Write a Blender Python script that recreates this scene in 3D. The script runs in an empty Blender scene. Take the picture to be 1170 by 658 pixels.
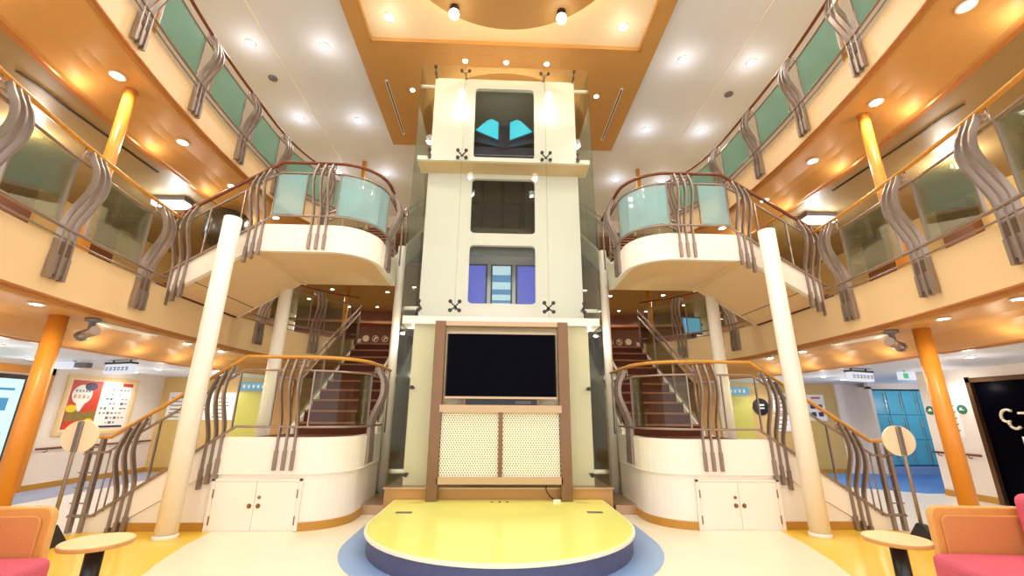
import bpy, math, random
from mathutils import Vector, Matrix
V = Vector
R = math.radians
random.seed(4)
scn = bpy.context.scene
COL = scn.collection
PI = math.pi

# ------------------------------------------------------------------ materials
def lin(c):
    return tuple(((x / 255) / 12.92 if x / 255 <= .04045 else ((x / 255 + .055) / 1.055) ** 2.4) for x in c)

def mat(name, rgb, rough=.5, metal=0., noise=0., nscale=8., spec=.5, bump=0.):
    m = bpy.data.materials.new(name); m.use_nodes = True
    nt = m.node_tree; b = nt.nodes['Principled BSDF']
    c = lin(rgb)
    b.inputs['Base Color'].default_value = (*c, 1)
    b.inputs['Roughness'].default_value = rough
    b.inputs['Metallic'].default_value = metal
    b.inputs['Specular IOR Level'].default_value = spec
    if noise or bump:
        tc = nt.nodes.new('ShaderNodeTexCoord'); n = nt.nodes.new('ShaderNodeTexNoise')
        n.inputs['Scale'].default_value = nscale; n.inputs['Detail'].default_value = 4
        nt.links.new(tc.outputs['Object'], n.inputs['Vector'])
        if noise:
            mx = nt.nodes.new('ShaderNodeMix'); mx.data_type = 'RGBA'
            mx.inputs[6].default_value = (*[x * (1 - noise) for x in c], 1)
            mx.inputs[7].default_value = (*[min(1, x * (1 + noise)) for x in c], 1)
            nt.links.new(n.outputs['Fac'], mx.inputs[0]); nt.links.new(mx.outputs[2], b.inputs['Base Color'])
        if bump:
            bp = nt.nodes.new('ShaderNodeBump'); bp.inputs['Strength'].default_value = bump; bp.inputs['Distance'].default_value = .01
            nt.links.new(n.outputs['Fac'], bp.inputs['Height']); nt.links.new(bp.outputs[0], b.inputs['Normal'])
    return m

def wood(name, a, b_, rough=.35, scale=3.):
    m = mat(name, a, rough)
    nt = m.node_tree; b = nt.nodes['Principled BSDF']
    tc = nt.nodes.new('ShaderNodeTexCoord'); mp = nt.nodes.new('ShaderNodeMapping')
    mp.inputs['Scale'].default_value = (scale * 6, scale * 6, scale * .6)
    n = nt.nodes.new('ShaderNodeTexNoise'); n.inputs['Scale'].default_value = 2.; n.inputs['Detail'].default_value = 5
    mx = nt.nodes.new('ShaderNodeMix'); mx.data_type = 'RGBA'
    mx.inputs[6].default_value = (*lin(a), 1); mx.inputs[7].default_value = (*lin(b_), 1)
    nt.links.new(tc.outputs['Object'], mp.inputs[0]); nt.links.new(mp.outputs[0], n.inputs['Vector'])
    nt.links.new(n.outputs['Fac'], mx.inputs[0]); nt.links.new(mx.outputs[2], b.inputs['Base Color'])
    return m

def glow(name, rgb, strength, sample=False):
    m = bpy.data.materials.new(name); m.use_nodes = True
    nt = m.node_tree; b = nt.nodes['Principled BSDF']
    b.inputs['Base Color'].default_value = (.05, .05, .05, 1)
    b.inputs['Emission Color'].default_value = (*lin(rgb), 1)
    b.inputs['Emission Strength'].default_value = strength
    if not sample:
        m.cycles.emission_sampling = 'NONE'
    return m

def glass(name, tint, refl=1.0, haze=0., hazecol=(200, 220, 210)):
    """thin sheet glass: clear transmission plus fresnel gloss, optionally a milky share"""
    m = bpy.data.materials.new(name); m.use_nodes = True
    nt = m.node_tree; nt.nodes.remove(nt.nodes['Principled BSDF'])
    out = nt.nodes['Material Output']
    tr = nt.nodes.new('ShaderNodeBsdfTransparent'); tr.inputs[0].default_value = (*lin(tint), 1)
    gl = nt.nodes.new('ShaderNodeBsdfGlossy'); gl.inputs['Roughness'].default_value = .02
    fr = nt.nodes.new('ShaderNodeFresnel'); fr.inputs['IOR'].default_value = 1.35
    ml = nt.nodes.new('ShaderNodeMath'); ml.operation = 'MULTIPLY'; ml.inputs[1].default_value = refl
    nt.links.new(fr.outputs[0], ml.inputs[0])
    mx = nt.nodes.new('ShaderNodeMixShader')
    base = tr
    if haze:
        df = nt.nodes.new('ShaderNodeBsdfDiffuse'); df.inputs[0].default_value = (*lin(hazecol), 1)
        tl = nt.nodes.new('ShaderNodeBsdfTranslucent'); tl.inputs[0].default_value = (*lin(hazecol), 1)
        m1 = nt.nodes.new('ShaderNodeMixShader'); m1.inputs[0].default_value = .5
        nt.links.new(df.outputs[0], m1.inputs[1]); nt.links.new(tl.outputs[0], m1.inputs[2])
        m2 = nt.nodes.new('ShaderNodeMixShader'); m2.inputs[0].default_value = haze
        nt.links.new(tr.outputs[0], m2.inputs[1]); nt.links.new(m1.outputs[0], m2.inputs[2])
        base = m2
    nt.links.new(ml.outputs[0], mx.inputs[0]); nt.links.new(base.outputs[0], mx.inputs[1]); nt.links.new(gl.outputs[0], mx.inputs[2])
    nt.links.new(mx.outputs[0], out.inputs[0])
    return m

M = dict(
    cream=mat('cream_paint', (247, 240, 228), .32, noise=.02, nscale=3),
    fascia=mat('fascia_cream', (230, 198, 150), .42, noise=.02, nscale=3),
    ceil=mat('ceiling_white', (222, 227, 238), .55, noise=.02, nscale=2),
    inset=mat('ceiling_cream', (248, 230, 196), .5),
    ochre=mat('ochre_laminate', (196, 148, 88), .45, noise=.05, nscale=2, spec=.25),
    band=mat('ochre_ceiling_band', (194, 146, 82), .5, noise=.04, nscale=2),
    trimo=mat('ochre_skirting', (190, 138, 52), .4, noise=.05),
    trimline=mat('copper_moulding', (186, 124, 66), .3, .2),
    handlow=wood('golden_wood', (216, 160, 68), (190, 126, 44), .3),
    handup=wood('red_brown_wood', (132, 70, 38), (100, 48, 26), .28),
    post=mat('orange_column_paint', (222, 150, 62), .3, noise=.05, nscale=3),
    postdeep=mat('ochre_column_paint', (208, 134, 44), .35, noise=.05, nscale=3),
    bar=mat('taupe_metal', (152, 136, 124), .38, .55, noise=.06, nscale=20),
    rail=mat('grey_metal', (158, 140, 128), .32, .6),
    steel=mat('brushed_steel', (205, 198, 188), .25, .85),
    dark=mat('dark_metal', (60, 52, 48), .35, .6),
    bronze=mat('bronze_frame', (124, 92, 66), .25, .8, noise=.12, nscale=4),
    bronzelight=mat('pale_bronze', (192, 162, 128), .35, .5),
    carpet=mat('red_brown_carpet', (92, 42, 22), .9, noise=.2, nscale=60, bump=.3),
    carpetnose=mat('stair_nosing', (150, 96, 62), .6),
    floor=mat('cream_floor', (244, 236, 212), .22, noise=.03, nscale=1.5),
    floorw=mat('white_floor', (240, 232, 222), .3, noise=.03, nscale=2),
    yellow=mat('yellow_floor', (250, 208, 78), .22, noise=.06, nscale=2),
    stage=mat('stage_yellow', (246, 250, 136), .18, noise=.02, nscale=1.5),
    stageedge=mat('stage_edge', (252, 244, 216), .35),
    stageside=mat('stage_slate_blue', (84, 88, 122), .55, noise=.05),
    blueinlay=mat('blue_floor_inlay', (140, 176, 226), .25, noise=.04, nscale=3),
    bluecarpet=mat('blue_carpet', (84, 140, 214), .7, noise=.06, nscale=40),
    greycarpet=mat('grey_blue_carpet', (160, 164, 186), .8, noise=.08, nscale=40),
    walltan=mat('tan_wall', (214, 178, 112), .5, noise=.03),
    wallwhite=mat('off_white_wall', (238, 226, 214), .5, noise=.02),
    wallbrown=mat('brown_panel_wall', (118, 68, 34), .45, noise=.1, nscale=3),
    ceilbrown=mat('taupe_ceiling', (150, 128, 88), .45, noise=.04),
    gold=mat('yellow_green_panel', (206, 196, 96), .4, noise=.05),
    plaster=mat('pale_yellow_panel', (234, 220, 182), .4, noise=.03, nscale=3),
    tower=mat('tower_white', (232, 227, 216), .3, noise=.01),
    black=mat('screen_black', (4, 3, 12), .25, spec=.03),
    blackp=mat('black_plastic', (22, 20, 20), .3),
    shaft=mat('shaft_dark', (86, 82, 74), .35, .3, noise=.1),
    navy=mat('cab_navy', (52, 62, 92), .3, .3),
    cabsteel=mat('cab_wall', (214, 204, 206), .3, .3),
    tabletop=wood('pale_beech', (238, 208, 152), (226, 190, 130), .35, 1.5),
    tableedge=wood('beech_edge', (206, 152, 88), (186, 128, 66), .4, 2),
    sofaframe=wood('honey_wood', (232, 180, 100), (216, 156, 78), .35, 2),
    sofaorange=mat('orange_fabric', (216, 152, 88), .85, noise=.08, nscale=80, bump=.2),
    sofapink=mat('pink_fabric', (212, 96, 120), .9, noise=.1, nscale=90, bump=.3),
    signboard=mat('cream_board', (240, 222, 190), .4),
    teal=mat('locker_blue', (90, 190, 222), .35, noise=.03),
    tealdark=mat('locker_joint', (40, 120, 156), .4),
    white=mat('plain_white', (245, 242, 236), .4),
    red=mat('poster_red', (206, 62, 40), .4, noise=.25, nscale=14),
    ink=mat('ink_navy', (44, 40, 76), .5),
    inkg=mat('ink_grey', (110, 104, 106), .5),
    py=mat('poster_yellow', (244, 206, 40), .4),
    pb=mat('poster_olive', (140, 112, 50), .5, noise=.4, nscale=20),
    green=mat('sign_green', (40, 116, 92), .4),
    copper=mat('brass_lock', (150, 120, 92), .3, .8),
    g_tower=glass('tower_glass', (252, 254, 251), .55),
    g_side=glass('tower_side_glass', (250, 253, 247), .7),
    g_low=glass('balustrade_glass', (250, 252, 244), .8),
    g_d2=glass('deck_glass', (246, 249, 236), .8, .05, (190, 200, 160)),
    g_up=glass('cyan_glass', (240, 252, 252), .8, .42, (206, 244, 246)),
    g_d3=glass('green_glass', (216, 240, 232), .6, .42, (164, 208, 196)),
    g_dark=glass('smoked_glass', (232, 230, 224), .8),
    lamp=glow('lamp_warm_white', (255, 240, 214), 26),
    lampw=glow('lamp_white', (255, 252, 246), 9),
    signlit=glow('lit_sign_face', (240, 244, 255), .5, True),
    cyan=glow('lit_cyan_panel', (0, 206, 232), .7, True),
    bluescreen=glow('lit_blue_screen', (96, 98, 236), .42, True),
    skyscreen=glow('lit_poster_screen', (206, 236, 255), .5, True),
    skyscreenb=glow('lit_poster_band', (74, 150, 214), .4, True),
    window=glow('daylight_window', (200, 242, 238), .8, True),
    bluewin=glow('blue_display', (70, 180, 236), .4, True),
    greenlit=glow('lit_exit_green', (40, 200, 140), .5, True),
    cove=glow('cove_strip', (255, 226, 170), 6, True),
)

def perforated():
    m = mat('perforated_panel', (250, 240, 196), .45)
    nt = m.node_tree; b = nt.nodes['Principled BSDF']
    tc = nt.nodes.new('ShaderNodeTexCoord'); sp = nt.nodes.new('ShaderNodeSeparateXYZ')
    nt.links.new(tc.outputs['Object'], sp.inputs[0])
    def mth(op, a, bb=None):
        n = nt.nodes.new('ShaderNodeMath'); n.operation = op
        for i, q in enumerate((a, bb)):
            if q is None: continue
            if isinstance(q, (int, float)): n.inputs[i].default_value = q
            else: nt.links.new(q, n.inputs[i])
        return n.outputs[0]
    k = 2 * PI / .036
    u = mth('MULTIPLY', sp.outputs['X'], k); w = mth('MULTIPLY', sp.outputs['Z'], k * .62)
    s = mth('MULTIPLY', mth('COSINE', u), mth('COSINE', w))
    t = mth('GREATER_THAN', s, .42)
    mx = nt.nodes.new('ShaderNodeMix'); mx.data_type = 'RGBA'
    mx.inputs[6].default_value = (*lin((248, 244, 224)), 1); mx.inputs[7].default_value = (*lin((96, 66, 40)), 1)
    nt.links.new(t, mx.inputs[0]); nt.links.new(mx.outputs[2], b.inputs['Base Color'])
    return m
M['perf'] = perforated()

# ------------------------------------------------------------------ mesh builder
class MB:
    def __init__(s, sx=1):
        s.v = []; s.f = []; s.mi = []; s.sm = []; s.sx = sx
    def add(s, vs, fs, mi=0, sm=False):
        o = len(s.v)
        s.v += [V((p[0] * s.sx, p[1], p[2])) for p in vs]
        for f in fs:
            s.f.append([o + i for i in f]); s.mi.append(mi); s.sm.append(sm)
        return s
    def box(s, a, b, mi=0):
        x0, y0, z0 = [min(p, q) for p, q in zip(a, b)]; x1, y1, z1 = [max(p, q) for p, q in zip(a, b)]
        return s.add([(x0, y0, z0), (x1, y0, z0), (x1, y1, z0), (x0, y1, z0), (x0, y0, z1), (x1, y0, z1), (x1, y1, z1), (x0, y1, z1)],
                     [(0, 3, 2, 1), (4, 5, 6, 7), (0, 1, 5, 4), (1, 2, 6, 5), (2, 3, 7, 6), (3, 0, 4, 7)], mi)
    def obox(s, c, ax, ay, az, mi=0):
        c, ax, ay, az = V(c), V(ax), V(ay), V(az)
        vs = [c + ax * i + ay * j + az * k for k in (-1, 1) for i, j in ((-1, -1), (1, -1), (1, 1), (-1, 1))]
        return s.add(vs, [(0, 3, 2, 1), (4, 5, 6, 7), (0, 1, 5, 4), (1, 2, 6, 5), (2, 3, 7, 6), (3, 0, 4, 7)], mi)
    def prism(s, poly, z0, z1, mi=0, mside=None):
        n = len(poly)
        vs = [(x, y, z0) for x, y in poly] + [(x, y, z1) for x, y in poly]
        s.add(vs, [tuple(range(n))[::-1], tuple(range(n, 2 * n))], mi)
        s.add(vs, [(i, (i + 1) % n, n + (i + 1) % n, n + i) for i in range(n)], mi if mside is None else mside)
        return s
    def prism_dir(s, poly, d, mi=0):
        """poly: 3-D points, extruded by vector d"""
        n = len(poly); d = V(d)
        vs = [V(p) for p in poly] + [V(p) + d for p in poly]
        return s.add(vs, [tuple(range(n))[::-1], tuple(range(n, 2 * n))] + [(i, (i + 1) % n, n + (i + 1) % n, n + i) for i in range(n)], mi)
    def tube(s, path, r, n=8, mi=0, closed=False, ry=None):
        P = [V(p) for p in path]; N = len(P); rings = []
        for i, p in enumerate(P):
            if closed: t = P[(i + 1) % N] - P[i - 1]
            else: t = P[min(i + 1, N - 1)] - P[max(i - 1, 0)]
            t.normalize()
            up = V((0, 0, 1)) if abs(t.z) < .95 else V((0, 1, 0))
            a = t.cross(up).normalized(); b = a.cross(t).normalized()
            rr = r[i] if isinstance(r, (list, tuple)) else r
            rings.append([p + a * math.cos(k * 2 * PI / n) * rr + b * math.sin(k * 2 * PI / n) * (ry or rr) for k in range(n)])
        vs = [q for rg in rings for q in rg]; fs = []
        for i in range(N if closed else N - 1):
            j = (i + 1) % N
            fs += [(i * n + k, i * n + (k + 1) % n, j * n + (k + 1) % n, j * n + k) for k in range(n)]
        s.add(vs, fs, mi, True)
        if not closed:
            s.add(rings[0], [tuple(range(n))[::-1]], mi); s.add(rings[-1], [tuple(range(n))], mi)
        return s
    def cyl(s, a, b, r, n=16, mi=0, r2=None):
        return s.tube([a, b], [r, r if r2 is None else r2], n, mi)
    def ribbon(s, pts, side, w, h, mi=0):
        """flat bar: rectangular section swept on pts; `side` is the thickness direction (w thick), h across"""
        P = [V(p) for p in pts]; side = V(side).normalized(); N = len(P); vs = []
        for i, p in enumerate(P):
            t = (P[min(i + 1, N - 1)] - P[max(i - 1, 0)]).normalized()
            o = t.cross(side).normalized(); hh = h[i] if isinstance(h, (list, tuple)) else h
            vs += [p + side * w / 2 + o * hh / 2, p - side * w / 2 + o * hh / 2, p - side * w / 2 - o * hh / 2, p + side * w / 2 - o * hh / 2]
        fs = []
        for i in range(N - 1):
            fs += [(i * 4 + k, i * 4 + (k + 1) % 4, i * 4 + 4 + (k + 1) % 4, i * 4 + 4 + k) for k in range(4)]
        fs += [(0, 3, 2, 1), tuple(N * 4 - 4 + k for k in range(4))]
        return s.add(vs, fs, mi)
    def sweep(s, path, nrm, prof, mis=None, caps=True, sm=False):
        """closed profile (d along normal, z) swept along a level path"""
        n = len(prof); N = len(path); vs = []
        for p, q in zip(path, nrm):
            for d, z in prof: vs.append((p[0] + q[0] * d, p[1] + q[1] * d, (p[2] if len(p) > 2 else 0) + z))
        for k in range(n):
            k2 = (k + 1) % n
            s.add(vs, [], 0)
            s.v = s.v[:len(s.v) - len(vs)]
        o = len(s.v); s.v += [V((p[0] * s.sx, p[1], p[2])) for p in vs]
        for i in range(N - 1):
            for k in range(n):
                s.f.append([o + i * n + k, o + i * n + (k + 1) % n, o + (i + 1) * n + (k + 1) % n, o + (i + 1) * n + k])
                s.mi.append(mis[k] if mis else 0); s.sm.append(sm)
        if caps:
            for i in (0, N - 1):
                s.f.append([o + i * n + k for k in range(n)]); s.mi.append(mis[0] if mis else 0); s.sm.append(False)
        return s
    def lathe(s, prof, c, n=24, mi=0, sm=True):
        c = V(c); vs = []; m = len(prof)
        for r, z in prof:
            for k in range(n): vs.append((c.x + r * math.cos(2 * PI * k / n), c.y + r * math.sin(2 * PI * k / n), c.z + z))
        fs = [(i * n + k, i * n + (k + 1) % n, (i + 1) * n + (k + 1) % n, (i + 1) * n + k) for i in range(m - 1) for k in range(n)]
        s.add(vs, fs, mi, sm)
        for i in (0, m - 1):
            if prof[i][0] > 1e-4: s.add([vs[i * n + k] for k in range(n)], [tuple(range(n))], mi)
        return s
    def disc(s, c, ax, r, th, n=24, mi=0, ry=None):
        c = V(c); ax = V(ax).normalized()
        up = V((0, 0, 1)) if abs(ax.z) < .9 else V((0, 1, 0))
        a = ax.cross(up).normalized(); b = a.cross(ax).normalized()
        poly = [c + a * math.cos(2 * PI * k / n) * r + b * math.sin(2 * PI * k / n) * (ry or r) for k in range(n)]
        return s.prism_dir(poly, ax * th, mi)
    def ball(s, c, r, n=10, mi=0):
        prof = [(r * math.sin(PI * i / n), -r * math.cos(PI * i / n)) for i in range(n + 1)]
        prof[0] = (1e-5, -r); prof[-1] = (1e-5, r)
        return s.lathe(prof, c, n * 2, mi)
    def build(s, name, m, parent=None, org=None, bev=0, seg=2):
        if org is None: org = parent['_o'] if parent is not None and '_o' in ORG_KEYS(parent) else V((0, 0, 0))
        me = bpy.data.meshes.new(name)
        me.from_pydata([tuple(p - org) for p in s.v], [], s.f)
        for mm in (m if isinstance(m, list) else [m]): me.materials.append(mm)
        for p, i, q in zip(me.polygons, s.mi, s.sm): p.material_index = i; p.use_smooth = q
        import bmesh
        bm = bmesh.new(); bm.from_mesh(me)
        bmesh.ops.remove_doubles(bm, verts=bm.verts, dist=1e-5)
        bmesh.ops.recalc_face_normals(bm, faces=bm.faces)
        bm.to_mesh(me); bm.free()
        o = bpy.data.objects.new(name, me); COL.objects.link(o)
        if parent is not None: o.parent = parent
        else: o.location = org
        _O[o] = V(org)
        if bev:
            md = o.modifiers.new('edge', 'BEVEL'); md.width = bev; md.segments = seg; md.limit_method = 'ANGLE'
        return o
_O = {}
def ORG_KEYS(o): return ()
_build = MB.build
def build(s, name, m, parent=None, org=None, bev=0, seg=2):
    if org is None: org = _O[parent] if parent is not None else V((0, 0, 0))
    return _build(s, name, m, parent, V(org), bev, seg)
MB.build = build

def thing(name, label, cat, loc=(0, 0, 0), group=None, kind=None):
    o = bpy.data.objects.new(name, None); COL.objects.link(o); o.location = loc; o.empty_display_size = .1
    _O[o] = V(loc); return tag(o, label, cat, group, kind)
def tag(o, label, cat, group=None, kind=None):
    o['label'] = label; o['category'] = cat
    if group: o['group'] = group
    if kind: o['kind'] = kind
    return o
def struct(o, label=None, cat=None):
    o['kind'] = 'structure'
    if label: o['label'] = label
    if cat: o['category'] = cat
    return o
def lamp(loc, energy, col=(1, .86, .66), kind='SPOT', size=.06, ang=150, blend=.8, rot=None):
    l = bpy.data.lights.new('lamp_light', kind); l.energy = energy; l.color = col
    if kind == 'SPOT': l.spot_size = R(ang); l.spot_blend = blend
    if kind in ('SPOT', 'POINT'): l.shadow_soft_size = size
    o = bpy.data.objects.new('lamp_light', l); COL.objects.link(o); o.location = loc
    if rot: o.rotation_euler = rot
    return o

SIDE = {-1: 'on the poster side', 1: 'on the locker side'}
ORD = ['first', 'second', 'third', 'fourth', 'fifth', 'sixth', 'seventh', 'eighth', 'ninth', 'tenth']
D2, D3, CZ = 2.78, 5.56, 8.1
SHIFT = 2.78

# ------------------------------------------------------------------ plan of the atrium edge
def catmull(P, n=8):
    P = [V(p) for p in P]; Q = [P[0] * 2 - P[1]] + P + [P[-1] * 2 - P[-2]]; out = []
    for i in range(1, len(Q) - 2):
        a, b, c, d = Q[i - 1:i + 3]
        for k in range(n):
            t = k / n
            out.append(.5 * ((2 * b) + (c - a) * t + (2 * a - 5 * b + 4 * c - d) * t * t + (3 * b - a - 3 * c + d) * t ** 3))
    out.append(P[-1]); return out
EDGE = catmull([(3.1, .3, 0), (3.55, 1.4, 0), (3.9, 2.6, 0), (4.06, 3.2, 0), (4.18, 3.8, 0), (4.29, 4.5, 0), (4.37, 5.3, 0), (4.4, 6.1, 0), (4.39, 7.2, 0),
                (4.28, 7.9, 0), (4.08, 8.4, 0), (3.76, 8.85, 0), (3.45, 9.12, 0), (3.2, 9.32, 0)], 6)
def normals(P, sgn=1):
    out = []
    for i in range(len(P)):
        t = P[min(i + 1, len(P) - 1)] - P[max(i - 1, 0)]; t = V((t.x, t.y, 0)).normalized()
        out.append(V((t.y, -t.x, 0)) * sgn)
    return out
EN = normals(EDGE)          # points away from the atrium (towards +x) when walking to +y

class Path:
    def __init__(s, pts, sgn):
        s.p = [V(p) for p in pts]; s.sgn = sgn; s.l = [0]
        for a, b in zip(s.p, s.p[1:]): s.l.append(s.l[-1] + (b - a).length)
        s.L = s.l[-1]
    def at(s, t):
        t = max(0, min(s.L, t)); i = 0
        while i < len(s.l) - 2 and s.l[i + 1] < t: i += 1
        f = (t - s.l[i]) / max(1e-9, s.l[i + 1] - s.l[i])
        p = s.p[i].lerp(s.p[i + 1], f)
        a = max(0, i - 0); d = (s.p[i + 1] - s.p[i])
        if f > .5 and i + 2 < len(s.p):
            d = d.normalized().lerp((s.p[i + 2] - s.p[i + 1]).normalized(), f - .5)
        elif f < .5 and i > 0:
            d = d.normalized().lerp((s.p[i] - s.p[i - 1]).normalized(), .5 - f)
        d = V((d.x, d.y, 0)).normalized()
        return p, d, V((d.y, -d.x, 0)) * s.sgn
    def seg(s, a, b, step=.12):
        ks = [a] + [x for x in s.l if a + 1e-4 < x < b - 1e-4] + [b]
        out = []
        for u, w in zip(ks, ks[1:]):
            n = max(1, int((w - u) / step))
            out += [u + (w - u) * k / n for k in range(n)]
        return out + [b]
    def near(s, fn):
        best = min(range(401), key=lambda k: fn(s.at(s.L * k / 400)[0])); return s.L * best / 400

_B = catmull([(.03, -.34, 0), (.03, -.1, 0), (.03, .12, 0), (.045, .24, 0), (.1, .38, 0), (.155, .52, 0), (.17, .64, 0), (.145, .76, 0), (.1, .85, 0), (.07, .92, 0)], 3)
BARP = [(p.x, p.y) for p in _B]

def railing(th, s, path, groups, glassm, handm, glass_spans, hand_r=.026, r0=.045, rails=None, gap=.1, low=False, clear=None):
    """handrail, two metal rails, S-curved bars in threes, framed glass"""
    def line(a, b, dz, r=r0): return [path.at(t)[0] + path.at(t)[2] * r + V((0, 0, dz)) for t in path.seg(a, b)]
    a0, a1 = rails or (0, path.L)
    m = MB(s); m.tube(line(0, path.L, .96, .05), hand_r, 10, ry=hand_r * .8); m.build('handrail', handm, th)
    for nm, dz, w in (('top_rail', .795, .018), ('bottom_rail', .125, .02)) + ((('lower_rail', .03, .012),) if low else ()):
        m = MB(s); m.tube(line(a0, a1, dz), w, 6, ry=w * .8); m.build(nm, M['rail'], th)
    for g in groups:
        for k in (-1, 0, 1):
            t = g + k * gap
            p, d, n = path.at(t)
            m = MB(s)
            m.ribbon([p + n * r + V((0, 0, z)) for r, z in BARP], d, .022, .052)
            m.ribbon([p + n * .035 + V((0, 0, z)) for z in (-.36, -.14)], d, .036, .05)
            m.build('baluster', M['bar'], th)
        if low:
            a, c = path.at(g - gap), path.at(g + gap); m = MB(s)
            q = [a[0] + a[2] * .03, c[0] + c[2] * .03]
            m.prism_dir([q[0] + V((0, 0, -.31)), q[1] + V((0, 0, -.31)), q[1] + V((0, 0, -.13)), q[0] + V((0, 0, -.13))], a[2] * .012)
            m.build('foot_plate', M['bar'], th)
        if True:
            m = MB(s)
            for dz in (.85, .9):
                m.tube([path.at(g + q)[0] + path.at(g + q)[2] * .05 + V((0, 0, dz)) for q in (-.13, 0, .13)], .009, 6)
            for q in (-.13, 0, .13):
                p, d, n = path.at(g + q)
                m.tube([p + n * .045 + V((0, 0, .79)), p + n * .05 + V((0, 0, .945))], .009, 6)
            m.build('handrail_bracket', M['rail'], th)
    for a, b in glass_spans:
        m = MB(s); ts = path.seg(a, b); n = len(ts); vs = []
        for t in ts:
            p, d, q = path.at(t)
            vs += [p + q * (r0 - .005) + V((0, 0, .15)), p + q * (r0 + .005) + V((0, 0, .15)), p + q * (r0 + .005) + V((0, 0, .77)), p + q * (r0 - .005) + V((0, 0, .77))]
        fs = [(i * 4 + k, i * 4 + (k + 1) % 4, i * 4 + 4 + (k + 1) % 4, i * 4 + 4 + k) for i in range(n - 1) for k in range(4)]
        fs += [(0, 1, 2, 3), tuple(n * 4 - 4 + k for k in range(4))]
        m.add(vs, fs); gp = m.build('glass_panel', glassm if (a, b) != clear else M['g_low'], th)
        for t in (a, b):
            m = MB(s); p, d, q = path.at(t)
            m.ribbon([p + q * r0 + V((0, 0, .13)), p + q * r0 + V((0, 0, .79))], d, .016, .026)
            m.build('glass_edge_post', M['rail'], gp)

# ------------------------------------------------------------------ setting: floors, ceilings, walls
def flat(name, poly, z, m, s=1, th=.02, label=None):
    b = MB(s); b.prism(poly, z - th, z); return struct(b.build(name, m))
flat('floor', [(-11.4, -4), (11.4, -4), (11.4, 13.4), (-11.4, 13.4)], 0, M['floorw'], th=.1)
flat('floor_atrium', [(-4.75, -3.5), (4.75, -3.5), (4.75, 5.6), (4.6, 7.2), (-4.6, 7.2), (-4.75, 5.6)], .004, M['floor'], th=.004)
for s in (-1, 1):
    flat('floor_yellow_inlay', [(3.3, 5.6), (3.22, 5.0), (3.08, 4.4), (2.86, 3.8), (2.45, 3.1), (1.9, 2.4), (3.6, .6), (4.74, 1.2), (4.74, 5.55)], .007, M['yellow'], s, .003)
RG = [(1.64 * math.sin(a), 5.1 - 1.62 * math.cos(a)) for a in [PI / 2 * k / 16 for k in range(-16, 17)]]
flat('floor_blue_ring', [(-1.64, 6.1)] + RG + [(1.64, 6.1)], .008, M['blueinlay'], th=.004)
flat('floor_grey_carpet', [(-7.94, 5), (-7.0, 5), (-7.0, 9.3), (-4.9, 9.6), (-4.9, 10.58), (-7.94, 10.58)], .006, M['greycarpet'], th=.005)
flat('floor_blue_carpet', [(7.2, 8.3), (7.6, 7.95), (10.98, 7.95), (10.98, 10.58), (5.2, 10.58), (5.2, 9.9)], .006, M['bluecarpet'], th=.005)

# ceilings
b = MB(); b.box((-11.4, -4, CZ), (11.4, 14.2, CZ + .1)); struct(b.build('ceiling', M['ceil']))
for i, x in enumerate((-4.53, 4.53, -3.2, 3.2)):
    y1 = 14
    if abs(x) < 4: continue
    b = MB(); b.box((x - .012, -3.9, CZ - .012), (x + .012, y1, CZ - .001)); struct(b.build('trim_%d' % (i + 1), M['white']))
b = MB()
for s in (-1, 1): b.box((s * 2.86, -3.9, CZ - .1), (s * 2.56, 6.4, CZ - .001))
b.box((-2.86, 6.4, CZ - .1), (2.86, 9.6, CZ - .001))
struct(b.build('ceiling_band', M['band']), 'ochre ceiling band running round the cream ceiling panel above the lift', 'ceiling')
b = MB(); b.box((-2.56, -3.9, CZ - .03), (2.56, 6.4, CZ - .002)); struct(b.build('ceiling_inset', M['inset']))
b = MB()
for s in (-1, 1): b.box((s * 2.56, -3.9, CZ - .11), (s * 2.53, 6.4, CZ - .03))
b.box((-2.56, 6.37, CZ - .11), (2.56, 6.4, CZ - .03)); struct(b.build('trim_5', M['band']))

# deck slabs
def deck(s, D, zb, zin, name, win):
    zt = D + .05
    prof = [(0, zt), (0, zb + .05), (-.012, zb + .045), (-.012, zb + .03), (.015, zb + .025), (.02, zb + .005), (.05, zb), (.055, zb - .015), (.09, zb - .02),
            (win * .5, zb - .02), (win * .66, zb - .05), (win * .82, zin + .05), (win * .93, zin), (win, zin), (win + .01, zin - .015), (win + .08, zin - .015), (win + .08, zin + .03), (win + .08, D - .03), (.12, D - .03), (.12, zt)]
    mis = [0, 0, 2, 2, 2, 2, 1, 1, 1, 1, 1, 1, 1, 2, 2, 2, 1, 1, 0, 0]
    m = MB(s); m.sweep(EDGE, EN, prof, mis)
    o = m.build(name, [M['fascia'], M['ochre'], M['trimline']])
    struct(o)
    off = lambda d: [(p.x + n.x * d, p.y + n.y * d) for p, n in zip(EDGE, EN)]
    q = off(.11)
    m = MB(s); m.prism(q + [(3.2, 9.62), (0, 9.62), (0, 16.6), (11.3, 16.6), (11.3, .3)], D - .03, D)
    struct(m.build(name.replace('balcony', 'floor'), M['walltan']))
    q = off(win + .02)
    q = [p for p in q if p[1] < 10.5]
    m = MB(s); m.prism(q + [(4.0, 10.4), (0, 10.4), (0, 16.6), (11.3, 16.6), (11.3, .3)], zin + .03, zin + .06)
    struct(m.build(name.replace('balcony', 'ceiling'), M['ceil'] if D == D2 else M['ceilbrown']))
for s in (-1, 1):
    sd = 'left' if s < 0 else 'right'
    deck(s, D2, 2.27, 2.06, 'balcony_middle_deck_' + sd, 1.0)
    deck(s, D3, 5.12, 4.95, 'balcony_top_deck_' + sd, .86)
for o in list(COL.objects):
    if o.name.startswith('balcony_'):
        o['label'] = ('cream balcony fascia with ochre soffit of the %s deck %s' % ('middle' if 'middle' in o.name else 'top', SIDE[-1 if 'left' in o.name else 1])); o['category'] = 'balcony'

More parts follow.
